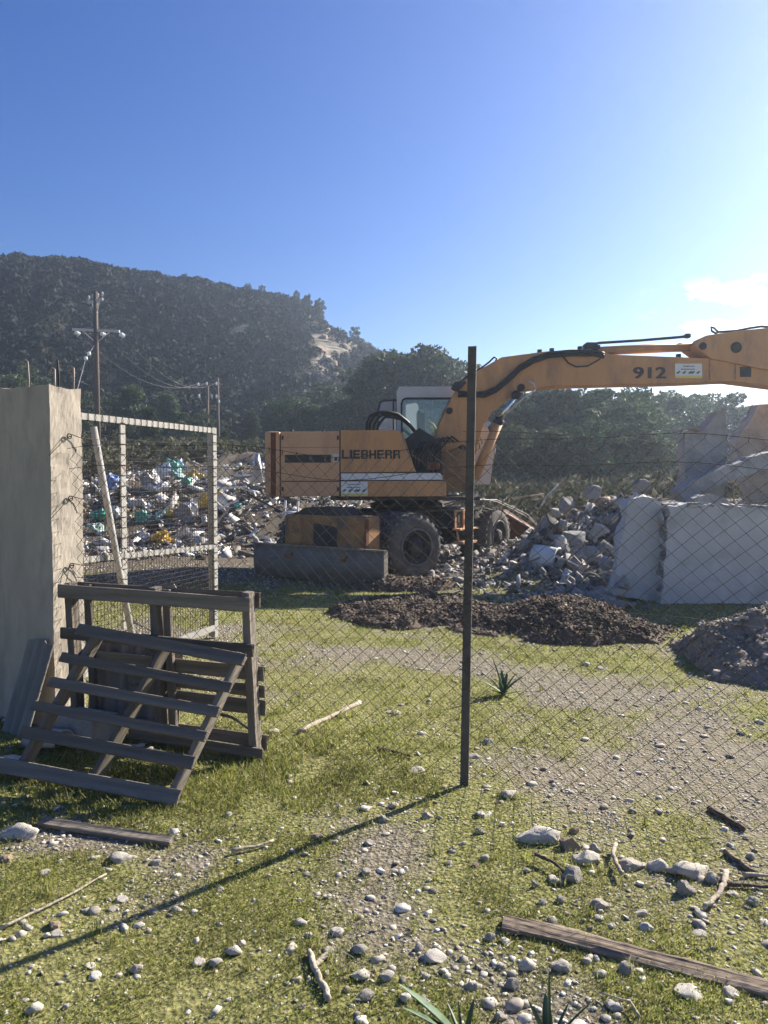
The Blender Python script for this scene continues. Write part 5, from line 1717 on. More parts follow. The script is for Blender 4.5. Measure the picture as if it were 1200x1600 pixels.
# ruin behind
rn = thing('ruined_building', 'hazy remains of a demolished concrete house with a standing wall stub and slumped roof slab', 'ruin', tuple(G(1150, 870)))
slab('wall_stub', [(1071, 674), (1092, 671), (1098, 676), (1122, 640), (1134, 640), (1136, 690), (1130, 800), (1068, 800)], 14.5, .35, M['slab_dirty'], parent=rn, seed=3)
slab('wall_stub', [(1150, 690), (1186, 634), (1200, 632), (1330, 640), (1330, 800), (1180, 800), (1160, 740)], 15.2, .35, M['slab_dirty'], parent=rn, seed=4)
slab('roof_slab', [(1060, 768), (1100, 742), (1180, 712), (1330, 690), (1335, 708), (1180, 738), (1110, 762), (1070, 785)], 13.6, .45, M['slab_dirty'], parent=rn, seed=5)
slab('roof_slab', [(1070, 794), (1085, 779), (1112, 772), (1138, 781), (1140, 796)], 12.9, .25, M['slab_dirty'], parent=rn, seed=6)
slab('lintel', [(1062, 670), (1066, 666), (1098, 666), (1096, 672)], 14.3, .3, M['rubble'], parent=rn, seed=7)
for q in ([(1145, 757), (1146, 775), (1148, 792)], [(1145, 757), (1152, 749), (1158, 744)], [(1145, 757), (1152, 755), (1160, 755)], [(1136, 757), (1148, 766), (1158, 776), (1168, 788)], [(1152, 790), (1170, 780), (1190, 772), (1215, 762)], [(1150, 796), (1180, 784), (1210, 778)], [(1170, 800), (1195, 782), (1220, 775)]):
    MB().tube([P(x, y, 11.5 + .1 * i) for i, (x, y) in enumerate(q)], .012, 5).build('rebar', M['worn_edge'], rn)

# ---- chunks of concrete: individual pieces of the rubble
ROCKS = []


def rock_mesh(seed, sub=2, rough=.35, cut=6, m=None):
    import bmesh
    rnd = random.Random(seed)
    bm = bmesh.new(); bmesh.ops.create_icosphere(bm, subdivisions=sub, radius=1)
    planes = []
    for k in range(cut):
        d = Vector((rnd.gauss(0, 1), rnd.gauss(0, 1), rnd.gauss(0, 1))).normalized(); planes.append((d, rnd.uniform(.42, .7) if cut > 12 else rnd.uniform(.45, .85)))
    o = Vector((seed * 3.1, seed * 1.7, 0))
    for v in bm.verts:
        p = v.co.copy()
        for d, h in planes:
            e = p.dot(d) - h
            if e > 0: p -= d * e
        p *= 1 + rough * .35 * mnoise.noise(p * 1.6 + o) + rough * .22 * mnoise.noise(p * 4.5 + o)
        v.co = p
    me = bpy.data.meshes.new('rock'); bm.to_mesh(me); bm.free()
    me.materials.append(m or M['rock'])
    return me


MESH = {('ang', k): rock_mesh(k, 3, .32, 16, M['rubble']) for k in range(6)}
MESH.update({('rough', k): rock_mesh(20 + k, 3, .9, 5, M['rock']) for k in range(5)})
MESH.update({('round', k): rock_mesh(40 + k, 3, .45, 5, M['rock']) for k in range(5)})
MESH.update({('grey', k): rock_mesh(60 + k, 3, .5, 6, M['rock_grey']) for k in range(5)})
MESH.update({('brown', k): rock_mesh(80 + k, 3, .4, 5, M['rock_brown']) for k in range(3)})
MESH.update({('flat', k): rock_mesh(90 + k, 2, .3, 6, M['rock']) for k in range(3)})
for (kd, k), me in MESH.items():
    if kd in ('round', 'rough'):
        for p in me.polygons: p.use_smooth = True


def put_rock(name, kind, p, size, label, cat, group=None, rot=None, sink=.25, k=None):
    rnd = random.Random(int(p.x * 1000) ^ int(p.y * 777))
    me = MESH[(kind, (rnd.randrange(3) if k is None else k))]
    o = bpy.data.objects.new(name, me); COL.objects.link(o)
    o.location = (p.x, p.y, p.z + size[2] * (1 - 2 * sink) * .5)
    o.scale = (size[0] / 2, size[1] / 2, size[2] / 2)
    o.rotation_euler = (rnd.uniform(-.2, .2), rnd.uniform(-.2, .2), rnd.uniform(0, 6.28) if rot is None else rot)
    return props(o, label, cat, group)


chunks = [((885, 790), 12.6, (.42, .4, .34), 'grey lump of plastered concrete with bent reinforcing at the top of the rubble'),
          ((922, 770), 12.8, (.55, .4, .3), 'broad tilted concrete chunk on the rubble crest'),
          ((1000, 762), 12.8, (.5, .35, .3), 'smooth pale square block on the rubble crest by the ruin'),
          ((968, 785), 12.0, (.4, .35, .2), 'flat-topped sunlit block beside the broken wall'),
          ((952, 812), 11.2, (.35, .3, .28), 'brownish block wedged against the broken wall edge'),
          ((900, 838), 11.4, (.62, .45, .3), 'long slanting grey slab piece halfway down the rubble slope'),
          ((935, 830), 11.0, (.45, .35, .3), 'angular chunk under the brownish wedged block'),
          ((880, 822), 12.4, (.5, .3, .22), 'pale slab corner behind the fallen drum'),
          ((925, 865), 10.6, (.35, .3, .22), 'dark-sided chunk low on the rubble slope'),
          ((948, 880), 10.2, (.4, .3, .25), 'chunk leaning on the foot of the broken wall'),
          ((928, 932), 9.5, (.34, .26, .16), 'flat pale slab fragment at the very foot of the rubble'),
          ((958, 926), 9.5, (.28, .2, .18), 'small upright chunk before the foot of the broken wall'),
          ((975, 912), 9.6, (.3, .25, .26), 'blocky chunk propped on the face of the broken wall'),
          ((905, 905), 10.2, (.22, .2, .15), 'small grey chunk in the shade at the rubble edge'),
          ((890, 935), 9.6, (.28, .2, .1), 'thin broken plate lying in the dark soil edge'),
          ((1010, 950), 9.3, (.22, .2, .10), 'low chunk lying below the crack of the broken wall'),
          ((985, 945), 9.3, (.2, .2, .12), 'little chunk between the low chunk and the upright one'),
          ((870, 800), 13.4, (.35, .3, .25), 'rough chunk just beyond the excavator outrigger'),
          ((1032, 808), 9.62, (.2, .12, .2), 'pale broken lump lodged in the top of the wall crack')]
for i, ((px, py), Y, sz, lab) in enumerate(chunks):
    p = P(px, py, Y)
    put_rock('concrete_chunk', 'ang', p, sz, lab, 'rubble', sink=.5, k=i % 6)
for i, (px, py, w_) in enumerate([(500, 548, 2.6), (512, 572, 3.4), (498, 590, 2.2), (528, 520, 2.4), (548, 528, 3.0), (538, 545, 2.2), (520, 590, 2.6), (492, 500, 2.0), (560, 540, 2.2), (506, 528, 1.8)]):
    p = hpx(px, py)
    if p: put_rock('rock_outcrop', 'brown', p, (w_ * .8, w_ * .7, w_ * .6), 'pale rock outcrop on the bare cliff slope of the dark hill', 'rock', 'outcrops on the hill cliff', sink=.4, k=i % 3)
# drum with white rim, planks and cables in the rubble
dp = P(858, 872, 11.7)
ax = Vector((.75, -.55, -.12)).normalized()
mb = MB(); mb.lathe(dp, ax, [(-.26, .17), (-.10, .19), (.12, .185), (.14, .2), (.15, .17), (.06, .15)], 20); props(mb.build('paint_drum', M['white'], loc=tuple(dp)), 'battered pale drum lying at the end of the outrigger', 'drum')
for k, (q, Y, lab, m_) in enumerate([([(866, 868), (895, 880), (918, 893)], 11.2, 'thin white lath sloping down from the fallen drum', 'white'), ([(812, 883), (836, 874), (858, 866)], 11.6, 'pale bent strip in front of the drum', 'worn_edge'),
                                     ([(846, 790), (852, 778), (866, 764), (872, 756)], 13.2, 'torn white strip standing up from the rubble behind the outrigger', 'white'), ([(800, 778), (850, 772)], 15, 'long pale lath lying level behind the excavator wheel', 'stick'),
                                     ([(858, 792), (853, 802), (858, 815), (870, 826), (882, 832)], 12.2, 'looped rusty rod hanging out of a concrete lump', 'rust')]):
    props(MB().tube([P(x, y, Y) for x, y in q], .016, 6).build('lath' if m_ in ('white', 'stick') else 'strip', M[m_]), lab, 'scrap')

# fine rubble on the slope: one mass
n = 11000
x = rng.uniform(0.6, 7.5, n); y = rng.uniform(9.0, 15.5, n)
keep = rng.uniform(size=n) < np.clip(1.2 * gauss(x, y, 4.4, 12.6, 1.7, 2.2) + .9 * gauss(x, y, 3.0, 10.2, .9, 1.3) + .0 * gauss(x, y, 1.8, 11.8, 1.2, 1.2), 0, 1)
keep &= ~((x > 2.9) & (y > 9.0) & (y < 10.15))
x, y = x[keep], y[keep]; n = len(x)
s = np.minimum(.024 * np.exp(rng.normal(0, .75, n)), .15) * np.where(x < 2.6, .6, 1)
v, f = lumps(x, y, hgt(x, y) + s * .3 + .0, s, rng, (.3, .9), .3)
M['rubble_bits'] = ramp_mat('rubble_bits', [(0, (.10, .09, .078)), (.35, (.22, .205, .18)), (.72, (.36, .34, .31)), (.92, (.55, .525, .48)), (1, (.34, .22, .15))], .95, nscale=20)
np_mesh('rubble', v, f, M['rubble_bits'], 'stuff')

# broken plates, laths and blocks among it
def shards(n, x, y, z, L, w, th, rng, tilt=.5):
    ang = rng.uniform(0, 6.28, n); pit = rng.normal(0, tilt, n); rol = rng.normal(0, tilt * 1.2, n)
    base = np.array([(a, b, c) for a in (-1, 1) for b in (-1, 1) for c in (-1, 1)], float)
    v = base[None] * np.stack([L, w, th], -1)[:, None, :] * .5 * (1 + rng.normal(0, .18, (n, 8, 3)))
    X, Y_, Z_ = v[..., 0], v[..., 1], v[..., 2]
    def r2(a, b, t): return a * np.cos(t)[:, None] - b * np.sin(t)[:, None], a * np.sin(t)[:, None] + b * np.cos(t)[:, None]
    Y_, Z_ = r2(Y_, Z_, rol); X, Z_ = r2(X, Z_, pit); X, Y_ = r2(X, Y_, ang)
    v = np.stack([X + x[:, None], Y_ + y[:, None], Z_ + (z + L * .12 * np.abs(np.sin(pit)) + th * .3)[:, None]], -1).reshape(-1, 3)
    fb = np.array([(0, 1, 3, 2), (4, 6, 7, 5), (0, 4, 5, 1), (2, 3, 7, 6), (0, 2, 6, 4), (1, 5, 7, 3)])
    return v, (fb[None] + (np.arange(n) * 8)[:, None, None]).reshape(-1, 4)


n = 24000
x = rng.uniform(0.4, 9, n); y = rng.uniform(9.0, 19, n)
keep = rng.uniform(size=n) < np.clip(1.3 * gauss(x, y, 4.2, 12.6, 2.4, 2.4) + .9 * gauss(x, y, 3.0, 10.2, .9, 1.3) + .45 * gauss(x, y, 2.2, 12.2, 1.6, 1.4) + .7 * gauss(x, y, 3.5, 17, 4, 2.2), 0, 1)
keep &= ~((x > 2.8) & (y > 8.9) & (y < 10.3))
x, y = x[keep], y[keep]; n = len(x)
L = np.minimum(.065 * np.exp(rng.normal(0, .75, n)), .42) * np.where(x < 2.6, .6, 1); w = L * rng.uniform(.15, .9, n); th = np.maximum(.010, L * rng.uniform(.05, .32, n))
v, f = shards(n, x, y, hgt(x, y), L, w, th, rng, .6)
np_mesh('rubble', v, f, M['rubble_bits'], 'stuff')

# ---- soil and gravel heaps
def heap(name, label, cx, cy, rx, ry, h, rot, m, seed, lump, clods, csize, cmat, res=170):
    r_ = np.random.default_rng(seed)
    u = np.linspace(-1.35, 1.35, res); A_, B_ = np.meshgrid(u, u)
    c, s = math.cos(rot), math.sin(rot)
    X = cx + A_ * rx * c - B_ * ry * s; Y = cy + A_ * rx * s + B_ * ry * c
    rr = np.hypot(A_, B_) + .8 * (fbm(X * 1.4, Y * 1.4, seed, 4) - .5)
    f = np.clip(1 - rr ** 2, 0, 1)
    H = h * f ** 0.9 * (.55 + .9 * fbm(X * 1.5, Y * 1.5, seed + 5, 3)) + lump * (fbm(X * 7, Y * 7, seed + 9, 4) - .42) * np.minimum(1, f * 5) + .10 * (fbm(X * 3.2, Y * 3.2, seed + 13, 2) - .45) * np.minimum(1, f * 3)
    Zz = hgt(X, Y) + np.where(f > 0.01, H + .004, -.05); ZC = hgt(X, Y) + np.where(f > 0.01, H, 0)
    idx = np.arange(res * res).reshape(res, res)
    fc = np.stack([idx[:-1, :-1], idx[:-1, 1:], idx[1:, 1:], idx[1:, :-1]], -1).reshape(-1, 4)
    t = thing(name, label, 'heap', (cx, cy, 0))
    vv = np.stack([X - cx, Y - cy, Zz], -1).reshape(-1, 3)
    np_mesh('mound', vv, fc, m, None, False, None, t)
    ff = f.ravel(); k = r_.choice(len(ff), clods, p=(lambda w_: w_ / w_.sum())(np.minimum(ff + .06 * (ff > 0), .5) + .035 * np.clip(1.35 - rr.ravel(), 0, 1)))
    px_ = X.ravel()[k] + r_.normal(0, .02, clods); py_ = Y.ravel()[k] + r_.normal(0, .02, clods)
    sz = csize * np.exp(r_.normal(0, .55, clods)); sz = np.minimum(sz, csize * 3.4)
    v, f2 = lumps(px_ - cx, py_ - cy, ZC.ravel()[k] + sz * .2, sz, r_, (.5, 1.0), .38)
    np_mesh('clods', v, f2, cmat, 'stuff', False, None, t)
    return t


M['clod'] = ramp_mat('soil_clod', [(0, (.065, .047, .033)), (.5, (.13, .095, .066)), (.85, (.20, .153, .11)), (1, (.28, .235, .18))], .97, nscale=30)
M['heap_stone'] = ramp_mat('heap_stone', [(0, (.13, .108, .085)), (.5, (.24, .205, .165)), (.85, (.36, .32, .265)), (1, (.48, .44, .38))], .95, nscale=40)
p = G(640, 960); heap('soil_heap', 'low spread of dark turned soil in front of the near excavator wheel', .62, 8.9, 1.3, .95, .14, -.25, M['soil'], 3, .09, 14000, .0075, M['clod'])
heap('soil_heap', 'higher heap of dark brown clods to one side of the fence post, before the rubble', 1.9, 8.05, 1.15, .88, .25, -.35, M['soil'], 4, .11, 16000, .0078, M['clod'])
heap('soil_heap', 'small ridge of fresh soil against the front excavator wheel', .25, 11.2, .9, .45, .16, .1, M['soil'], 6, .10, 3500, .008, M['clod'], 60)
heap('gravel_heap', 'dark gravel heap spreading out of the picture below the broken wall', 4.4, 6.7, 1.8, 1.4, .44, .3, M['gravel_heap'], 5, .07, 12000, .010, M['heap_stone'])

# ---- the dump
cols = [(0, (.03, .027, .024)), (.15, (.10, .085, .07)), (.30, (.18, .155, .125)), (.45, (.29, .26, .215)), (.60, (.43, .40, .36)), (.75, (.62, .60, .57)), (.93, (.68, .67, .65)), (.955, (.12, .32, .25)), (.97, (.5, .36, .08)), (.985, (.2, .3, .5)), (1, (.45, .2, .2))]
M['debris'] = ramp_mat('debris_bits', cols, .8, nscale=3)
n = 50000
x = rng.uniform(-24, 8, n); y = 15.6 + rng.gamma(1.5, 4.6, n); y = np.minimum(y, 40)
ok = (x < 2.5 + .06 * y) & (fbm(x * .9, y * .9, 71, 3) > .36)
x, y = x[ok], y[ok]; n = len(x)
z = hgt(x, y)
L = .055 * np.exp(rng.normal(0, .85, n)); L = np.minimum(L, .55) * (1 + .015 * (y - 16)); w = L * rng.uniform(.12, .8, n); th = np.maximum(.010, L * rng.uniform(.03, .22, n))
ang = rng.uniform(0, 6.28, n); pit = rng.normal(0, .45, n); rol = rng.normal(0, .6, n)
base = np.array([(a, b, c) for a in (-1, 1) for b in (-1, 1) for c in (-1, 1)], float)
v = base[None] * np.stack([L, w, th], -1)[:, None, :] * .5 * (1 + rng.normal(0, .18, (n, 8, 3)))
X, Y_, Z_ = v[..., 0], v[..., 1], v[..., 2]
def rot2(a, b, t): return a * np.cos(t)[:, None] - b * np.sin(t)[:, None], a * np.sin(t)[:, None] + b * np.cos(t)[:, None]
Y_, Z_ = rot2(Y_, Z_, rol); X, Z_ = rot2(X, Z_, pit); X, Y_ = rot2(X, Y_, ang)
v = np.stack([X + x[:, None], Y_ + y[:, None], Z_ + (z + L * .12 * np.abs(np.sin(pit)) + th * .3)[:, None]], -1).reshape(-1, 3)
fb = np.array([(0, 1, 3, 2), (4, 6, 7, 5), (0, 4, 5, 1), (2, 3, 7, 6), (0, 2, 6, 4), (1, 5, 7, 3)])
f = (fb[None] + (np.arange(n) * 8)[:, None, None]).reshape(-1, 4)
np_mesh('debris', v, f, M['debris'], 'stuff')
n = 3500
x = rng.uniform(-22, 6, n); y = 14.8 + rng.gamma(1.8, 2.6, n); s = np.minimum(.035 * np.exp(rng.normal(0, .5, n)), .2)
v, f = lumps(x, y, hgt(x, y) + s * .2, s, rng)
M['dump_stone'] = ramp_mat('dump_stone', [(0, (.08, .065, .05)), (.5, (.17, .14, .11)), (.85, (.32, .28, .23)), (1, (.5, .47, .42))], .95)
np_mesh('gravel', v, f, M['dump_stone'], 'stuff')

bagm = {}
for nm, c in dict(green=(.05, .36, .26), teal=(.20, .42, .40), yellow=(.66, .42, .05), blue=(.13, .25, .55), black=(.035, .035, .038), white=(.72, .71, .69), paleblue=(.45, .58, .72), pink=(.6, .25, .28), greyplastic=(.26, .25, .25), mint=(.42, .58, .5)).items():
    bagm[nm] = mat(nm + '_plastic', c, tuple(v_ * .7 for v_ in c), 6, .45, .6, 9, spec=.5)
BAGS = [rock_mesh(140 + k, 3, 1.6, 4) for k in range(4)]


def bag(px, py, w, h, col, label, cat='bag', name='plastic_bag', k=0):
    p = hit(px, py + h * .45, 14)
    s = p.y / 1155
    me = BAGS[k % 4].copy(); me.materials.clear(); me.materials.append(bagm[col])
    o = bpy.data.objects.new(name, me); COL.objects.link(o)
    o.location = (p.x, p.y, p.z + h * s * .45); o.scale = (w * s * .62, max(w, h) * s * .5, h * s * .62)
    o.rotation_euler = (random.uniform(-.4, .4), random.uniform(-.4, .4), random.uniform(0, 6.28))
    return props(o, label, cat)


for k, a in enumerate([
        (174, 753, 20, 22, 'blue', 'crumpled blue plastic bag on the dump beside the leaning pipe'),
        (271, 733, 22, 22, 'green', 'bright green rubbish bag on top of the dump, against a pale one'),
        (282, 729, 16, 18, 'paleblue', 'pale blue plastic sack behind the bright green bag'),
        (278, 744, 22, 14, 'teal', 'dull teal sack below the bright green bag'),
        (293, 753, 16, 14, 'green', 'small green bag just below the yellow sheet'),
        (306, 746, 22, 16, 'yellow', 'bright yellow bag at the top of the dump near the gate stile'),
        (255, 738, 13, 26, 'white', 'tall white sack standing next to the green bag'),
        (237, 752, 34, 24, 'greyplastic', 'big slack grey rubbish bag at mid height of the dump'),
        (254, 762, 24, 14, 'white', 'white bag lying in front of the slack grey one'),
        (232, 763, 20, 10, 'white', 'flat torn white bag at the foot of the slack grey one'),
        (155, 806, 22, 18, 'green', 'deep green bag low behind the leaning pipe'),
        (152, 826, 24, 16, 'mint', 'whitish green sack under the deep green bag'),
        (222, 808, 18, 18, 'green', 'green bag alone in the dark middle of the dump'),
        (250, 806, 18, 12, 'mint', 'pale minty bag next to a small yellow one'),
        (269, 805, 16, 12, 'yellow', 'small dull yellow bag among grey sheets'),
        (250, 842, 34, 20, 'yellow', 'large orange-yellow bag at the front foot of the dump'),
        (266, 848, 18, 9, 'yellow', 'yellow scrap trailing from the large orange-yellow bag'),
        (342, 777, 14, 14, 'yellow', 'ochre yellow bag just beside the gate stile'),
        (316, 784, 12, 22, 'yellow', 'ochre plastic rag hanging by the gate stile'),
        (313, 846, 14, 12, 'paleblue', 'light blue bag at the dump foot near the gate stile'),
        (334, 812, 9, 10, 'pink', 'little pink-red scrap bag behind the gate stile'),
        (371, 793, 11, 9, 'green', 'small teal-green bag among broken boards'),
        (290, 800, 34, 26, 'greyplastic', 'large dirty grey sheet bundle in the middle of the dump'),
        (298, 797, 12, 28, 'white', 'white rag draped down the dirty grey bundle'),
        (246, 823, 26, 18, 'black', 'black rubbish bag behind the large orange-yellow one'),
        (190, 775, 26, 16, 'black', 'black sack in the shade beside the gate middle bar'),
        (214, 835, 12, 10, 'white', 'small white tub at the front of the dump'),
        (225, 838, 12, 14, 'white', 'crumpled white packaging beside the small tub'),
        (180, 800, 20, 14, 'white', 'white bag between the leaning pipe and the gate bar'),
        (160, 850, 30, 10, 'white', 'flat white bag low at the wall end of the dump'),
        (280, 849, 16, 8, 'white', 'torn white sheet beside the yellow scrap')]):
    bag(*a, k=k)
# bent pale sheet and boards next to the excavator
mb = MB(); vv = []; ff = []
for i in range(7):
    for j in range(5):
        s, t = i / 6, j / 4
        x = 386 + 26 * t + 4 * math.sin(s * 3); y = 757 - 48 * s * (1 - .25 * (2 * t - 1) ** 2) - 3 * t
        wd = 1 - abs(2 * t - 1) * (0.25 + .65 * s)
        vv.append(P(400 + (x - 399) * wd, y, 17 + .25 * math.sin(t * 3.1)))
for i in range(6):
    for j in range(4): a = i * 5 + j; ff.append((a, a + 1, a + 6, a + 5))
mb.add(vv, ff, True); o = mb.build('bent_sheet', M['white']); o.modifiers.new('solid', 'SOLIDIFY').thickness = .02
props(o, 'bent pointed white sheet standing up beside the excavator counterweight', 'sheet')
for k, (q, w_, m_, lab) in enumerate([([(342, 795), (372, 782)], .16, 'white', 'wide white board slanting up among the waste beside the gate stile'), ([(345, 763), (385, 760)], .14, 'white', 'white beam lying level below the bent white sheet'),
                                      ([(340, 815), (357, 796)], .14, 'stick', 'brownish post end tilted up out of the waste'), ([(370, 770), (386, 780)], .10, 'worn_edge', 'grey steel angle crossing the white beam'),
                                      ([(355, 752), (400, 742)], .08, 'worn_edge', 'thin metal strip pointing to the bent white sheet'), ([(390, 838), (402, 828)], .13, 'white', 'white offcut on the dirt just behind the dozer blade'),
                                      ([(388, 800), (395, 816)], .15, 'stick', 'pale wood block leaning among tangled metal'), ([(366, 846), (382, 838)], .1, 'stick', 'short plank on the dirt before the tangled metal'),
                                      ([(322, 735), (330, 752)], .12, 'white', 'white plank end sticking up behind the gate stile'), ([(445, 800), (446, 782)], .05, 'white', 'white stake upright under the engine housing'),
                                      ([(465, 800), (466, 783)], .05, 'white', 'second white stake beside the housing underside, nearer the turntable'), ([(345, 730), (352, 742)], .10, 'stick', 'pale stub poking out at the crest by the gate'),
                                      ([(395, 776), (440, 800)], .06, 'dark_steel', 'dark steel bar sloping down behind the counterweight')]):
    p0 = hit(*q[0], 14); Yk = min(p0.y, 20) - .3
    a, b = P(*q[0], Yk), P(*q[1], Yk + .1)
    mb = MB(); mb.beam(a, b, w_, .05)
    props(mb.build('board' if m_ in ('white', 'stick') else 'metal_bar', M[m_], loc=tuple(a)), lab, 'scrap')

# ---------------------------------------------------------------- power line
def power_pole(px, pytop, Y, label, lower=True, zg=None):
    top = P(px, pytop, Y); b = Vector((top.x, top.y, float(hgt(top.x, top.y)) - .5))
    t = thing('utility_pole', label, 'pole', tuple(b), 'poles of the power line')
    MB().tube([b, (b + top) / 2, top], [.15, .125, .10], 12).build('pole', M['pole'], t)
    dz = Y / 1155
    # upper cross-arm, turned along the line of sight
    ca = Vector((.80, -.6, 0)).normalized()
    u = top - Z * (14 * dz)
    MB().beam(u - ca * .62 - Z * .0, u + ca * .62, .10, .12).build('crossarm', M['galv'], t)
    mb = MB()
    for s in (-1, 1): mb.beam(u + ca * .34 * s, u - Z * .75 + ca * .02 * s, .05, .02, up=(0, 1, 0))
    mb.build('brace', M['galv'], t)
    ins = []
    for s in (-.58, -.2, .2, .58):
        q = u + ca * s + Z * .07
        mb = MB(); mb.lathe(q, (0, 0, 1), [(0, .02), (.1, .02), (.12, .06), (.18, .045), (.2, .07), (.28, .03)], 10); mb.build('insulator', M['galv'], t); ins.append(q + Z * .26)
    lo = u - Z * (1.42)
    la = Vector((1, -.1, -.06)).normalized()
    MB().beam(lo - la * 1.2, lo + la * 1.2, .12, .12).build('crossarm', M['galv'], t)
    MB().tube([lo - la * .75, lo - Z * .62], .025, 6).build('brace', M['galv'], t)
    MB().tube([lo + la * .75, lo - Z * .62], .025, 6).build('brace', M['galv'], t)
    lowi = []
    for s in (-1.12, .2, 1.18):
        q = lo + la * s - Z * .15 + Vector((.08, .2, 0)); d = Vector((.45, .85, -.35)).normalized()
        mb = MB()
        mb.lathe(q - d * .12, d, [(0, .04), (.02, .12), (.06, .12), (.08, .04), (.13, .04), (.15, .12), (.19, .12), (.21, .03)], 14); mb.build('insulator', M['porcelain'], t); lowi.append(q + d * .15)
    return t, top, ins, lowi, lo


t1, top1, in1, lo1, l1 = power_pole(149, 456, 36.5, 'wooden power pole with two cross-arms and pale disc insulators rising behind the gate')
gw = [l1 - Z * .6, P(134, 560, 36.0), P(122, 604, 35.4), P(108, 668, 34.5)]
MB().tube(gw, .018, 5).build('guy_wire', M['galv'], t1)
mb = MB()
for q in (gw[1], gw[1] + (gw[0] - gw[1]) * .3): mb.lathe(q - Z * .1, (0, 0, 1), [(0, .03), (.04, .09), (.16, .09), (.2, .03)], 10)
mb.build('stay_insulator', M['porcelain'], t1, kind='stuff')
# far H-frame pole
YH = 54.0
hb_ = P(325, 604, YH)
h = thing('utility_pole', 'distant twin-legged power pole with a wide cross-arm against the dark hill', 'pole', (hb_.x, YH, 2), 'poles of the power line')
for px in (324, 340):
    tp_ = P(px, 590 if px == 340 else 600, YH); MB().tube([Vector((tp_.x, YH, 1)), tp_], [.13, .10], 8).build('pole', M['pole'], h)
a, b = P(306, 601, YH), P(342, 600, YH); MB().beam(a, b, .12, .14).build('crossarm', M['pole'], h)
hin = []
for px, py in ((310, 599), (323, 598), (338, 598), (311, 617), (331, 617), (338, 618), (342, 626)):
    q = P(px, py, YH - .2); mb = MB(); mb.lathe(q - Z * .2, (0, 0, 1), [(0, .03), (.05, .07), (.2, .07), (.26, .03)], 10); mb.build('insulator', M['porcelain'], h); hin.append(q)


def span(a, b, sag, r=.012, name='power_cable'):
    pts = [a.lerp(b, t) - Z * sag * 4 * t * (1 - t) for t in np.linspace(0, 1, 16)]
    return MB().tube(pts, r * .7, 4).build(name, M['cable'], loc=tuple(a))


for k, (i, j, lab) in enumerate([(0, 0, 'lowest of the three power cables sagging down to the distant twin pole'), (1, 1, 'middle power cable from the pole heart to the distant twin pole'), (2, 2, 'outermost power cable running to the far leg of the twin pole')]):
    props(span(lo1[i], hin[j], 1.2, .016), lab, 'cable')

# ---------------------------------------------------------------- stones lying about, each placed where the photo shows it
def stone(px, py, w, h, kind, label, cat='stone', name='stone', depth=None, sink=.25, k=None, rot=0.0):
    """w, h: seen width and height in the photo"""
    p = hit(px, py + h * .35)
    s = math.hypot(p.y, 1.6) / 1155
    return put_rock(name, kind, p, (w * s * .95, (depth or w * .75) * s, h * s * .85), label, cat, None, rot + random.uniform(-.3, .3), sink + .15, k)


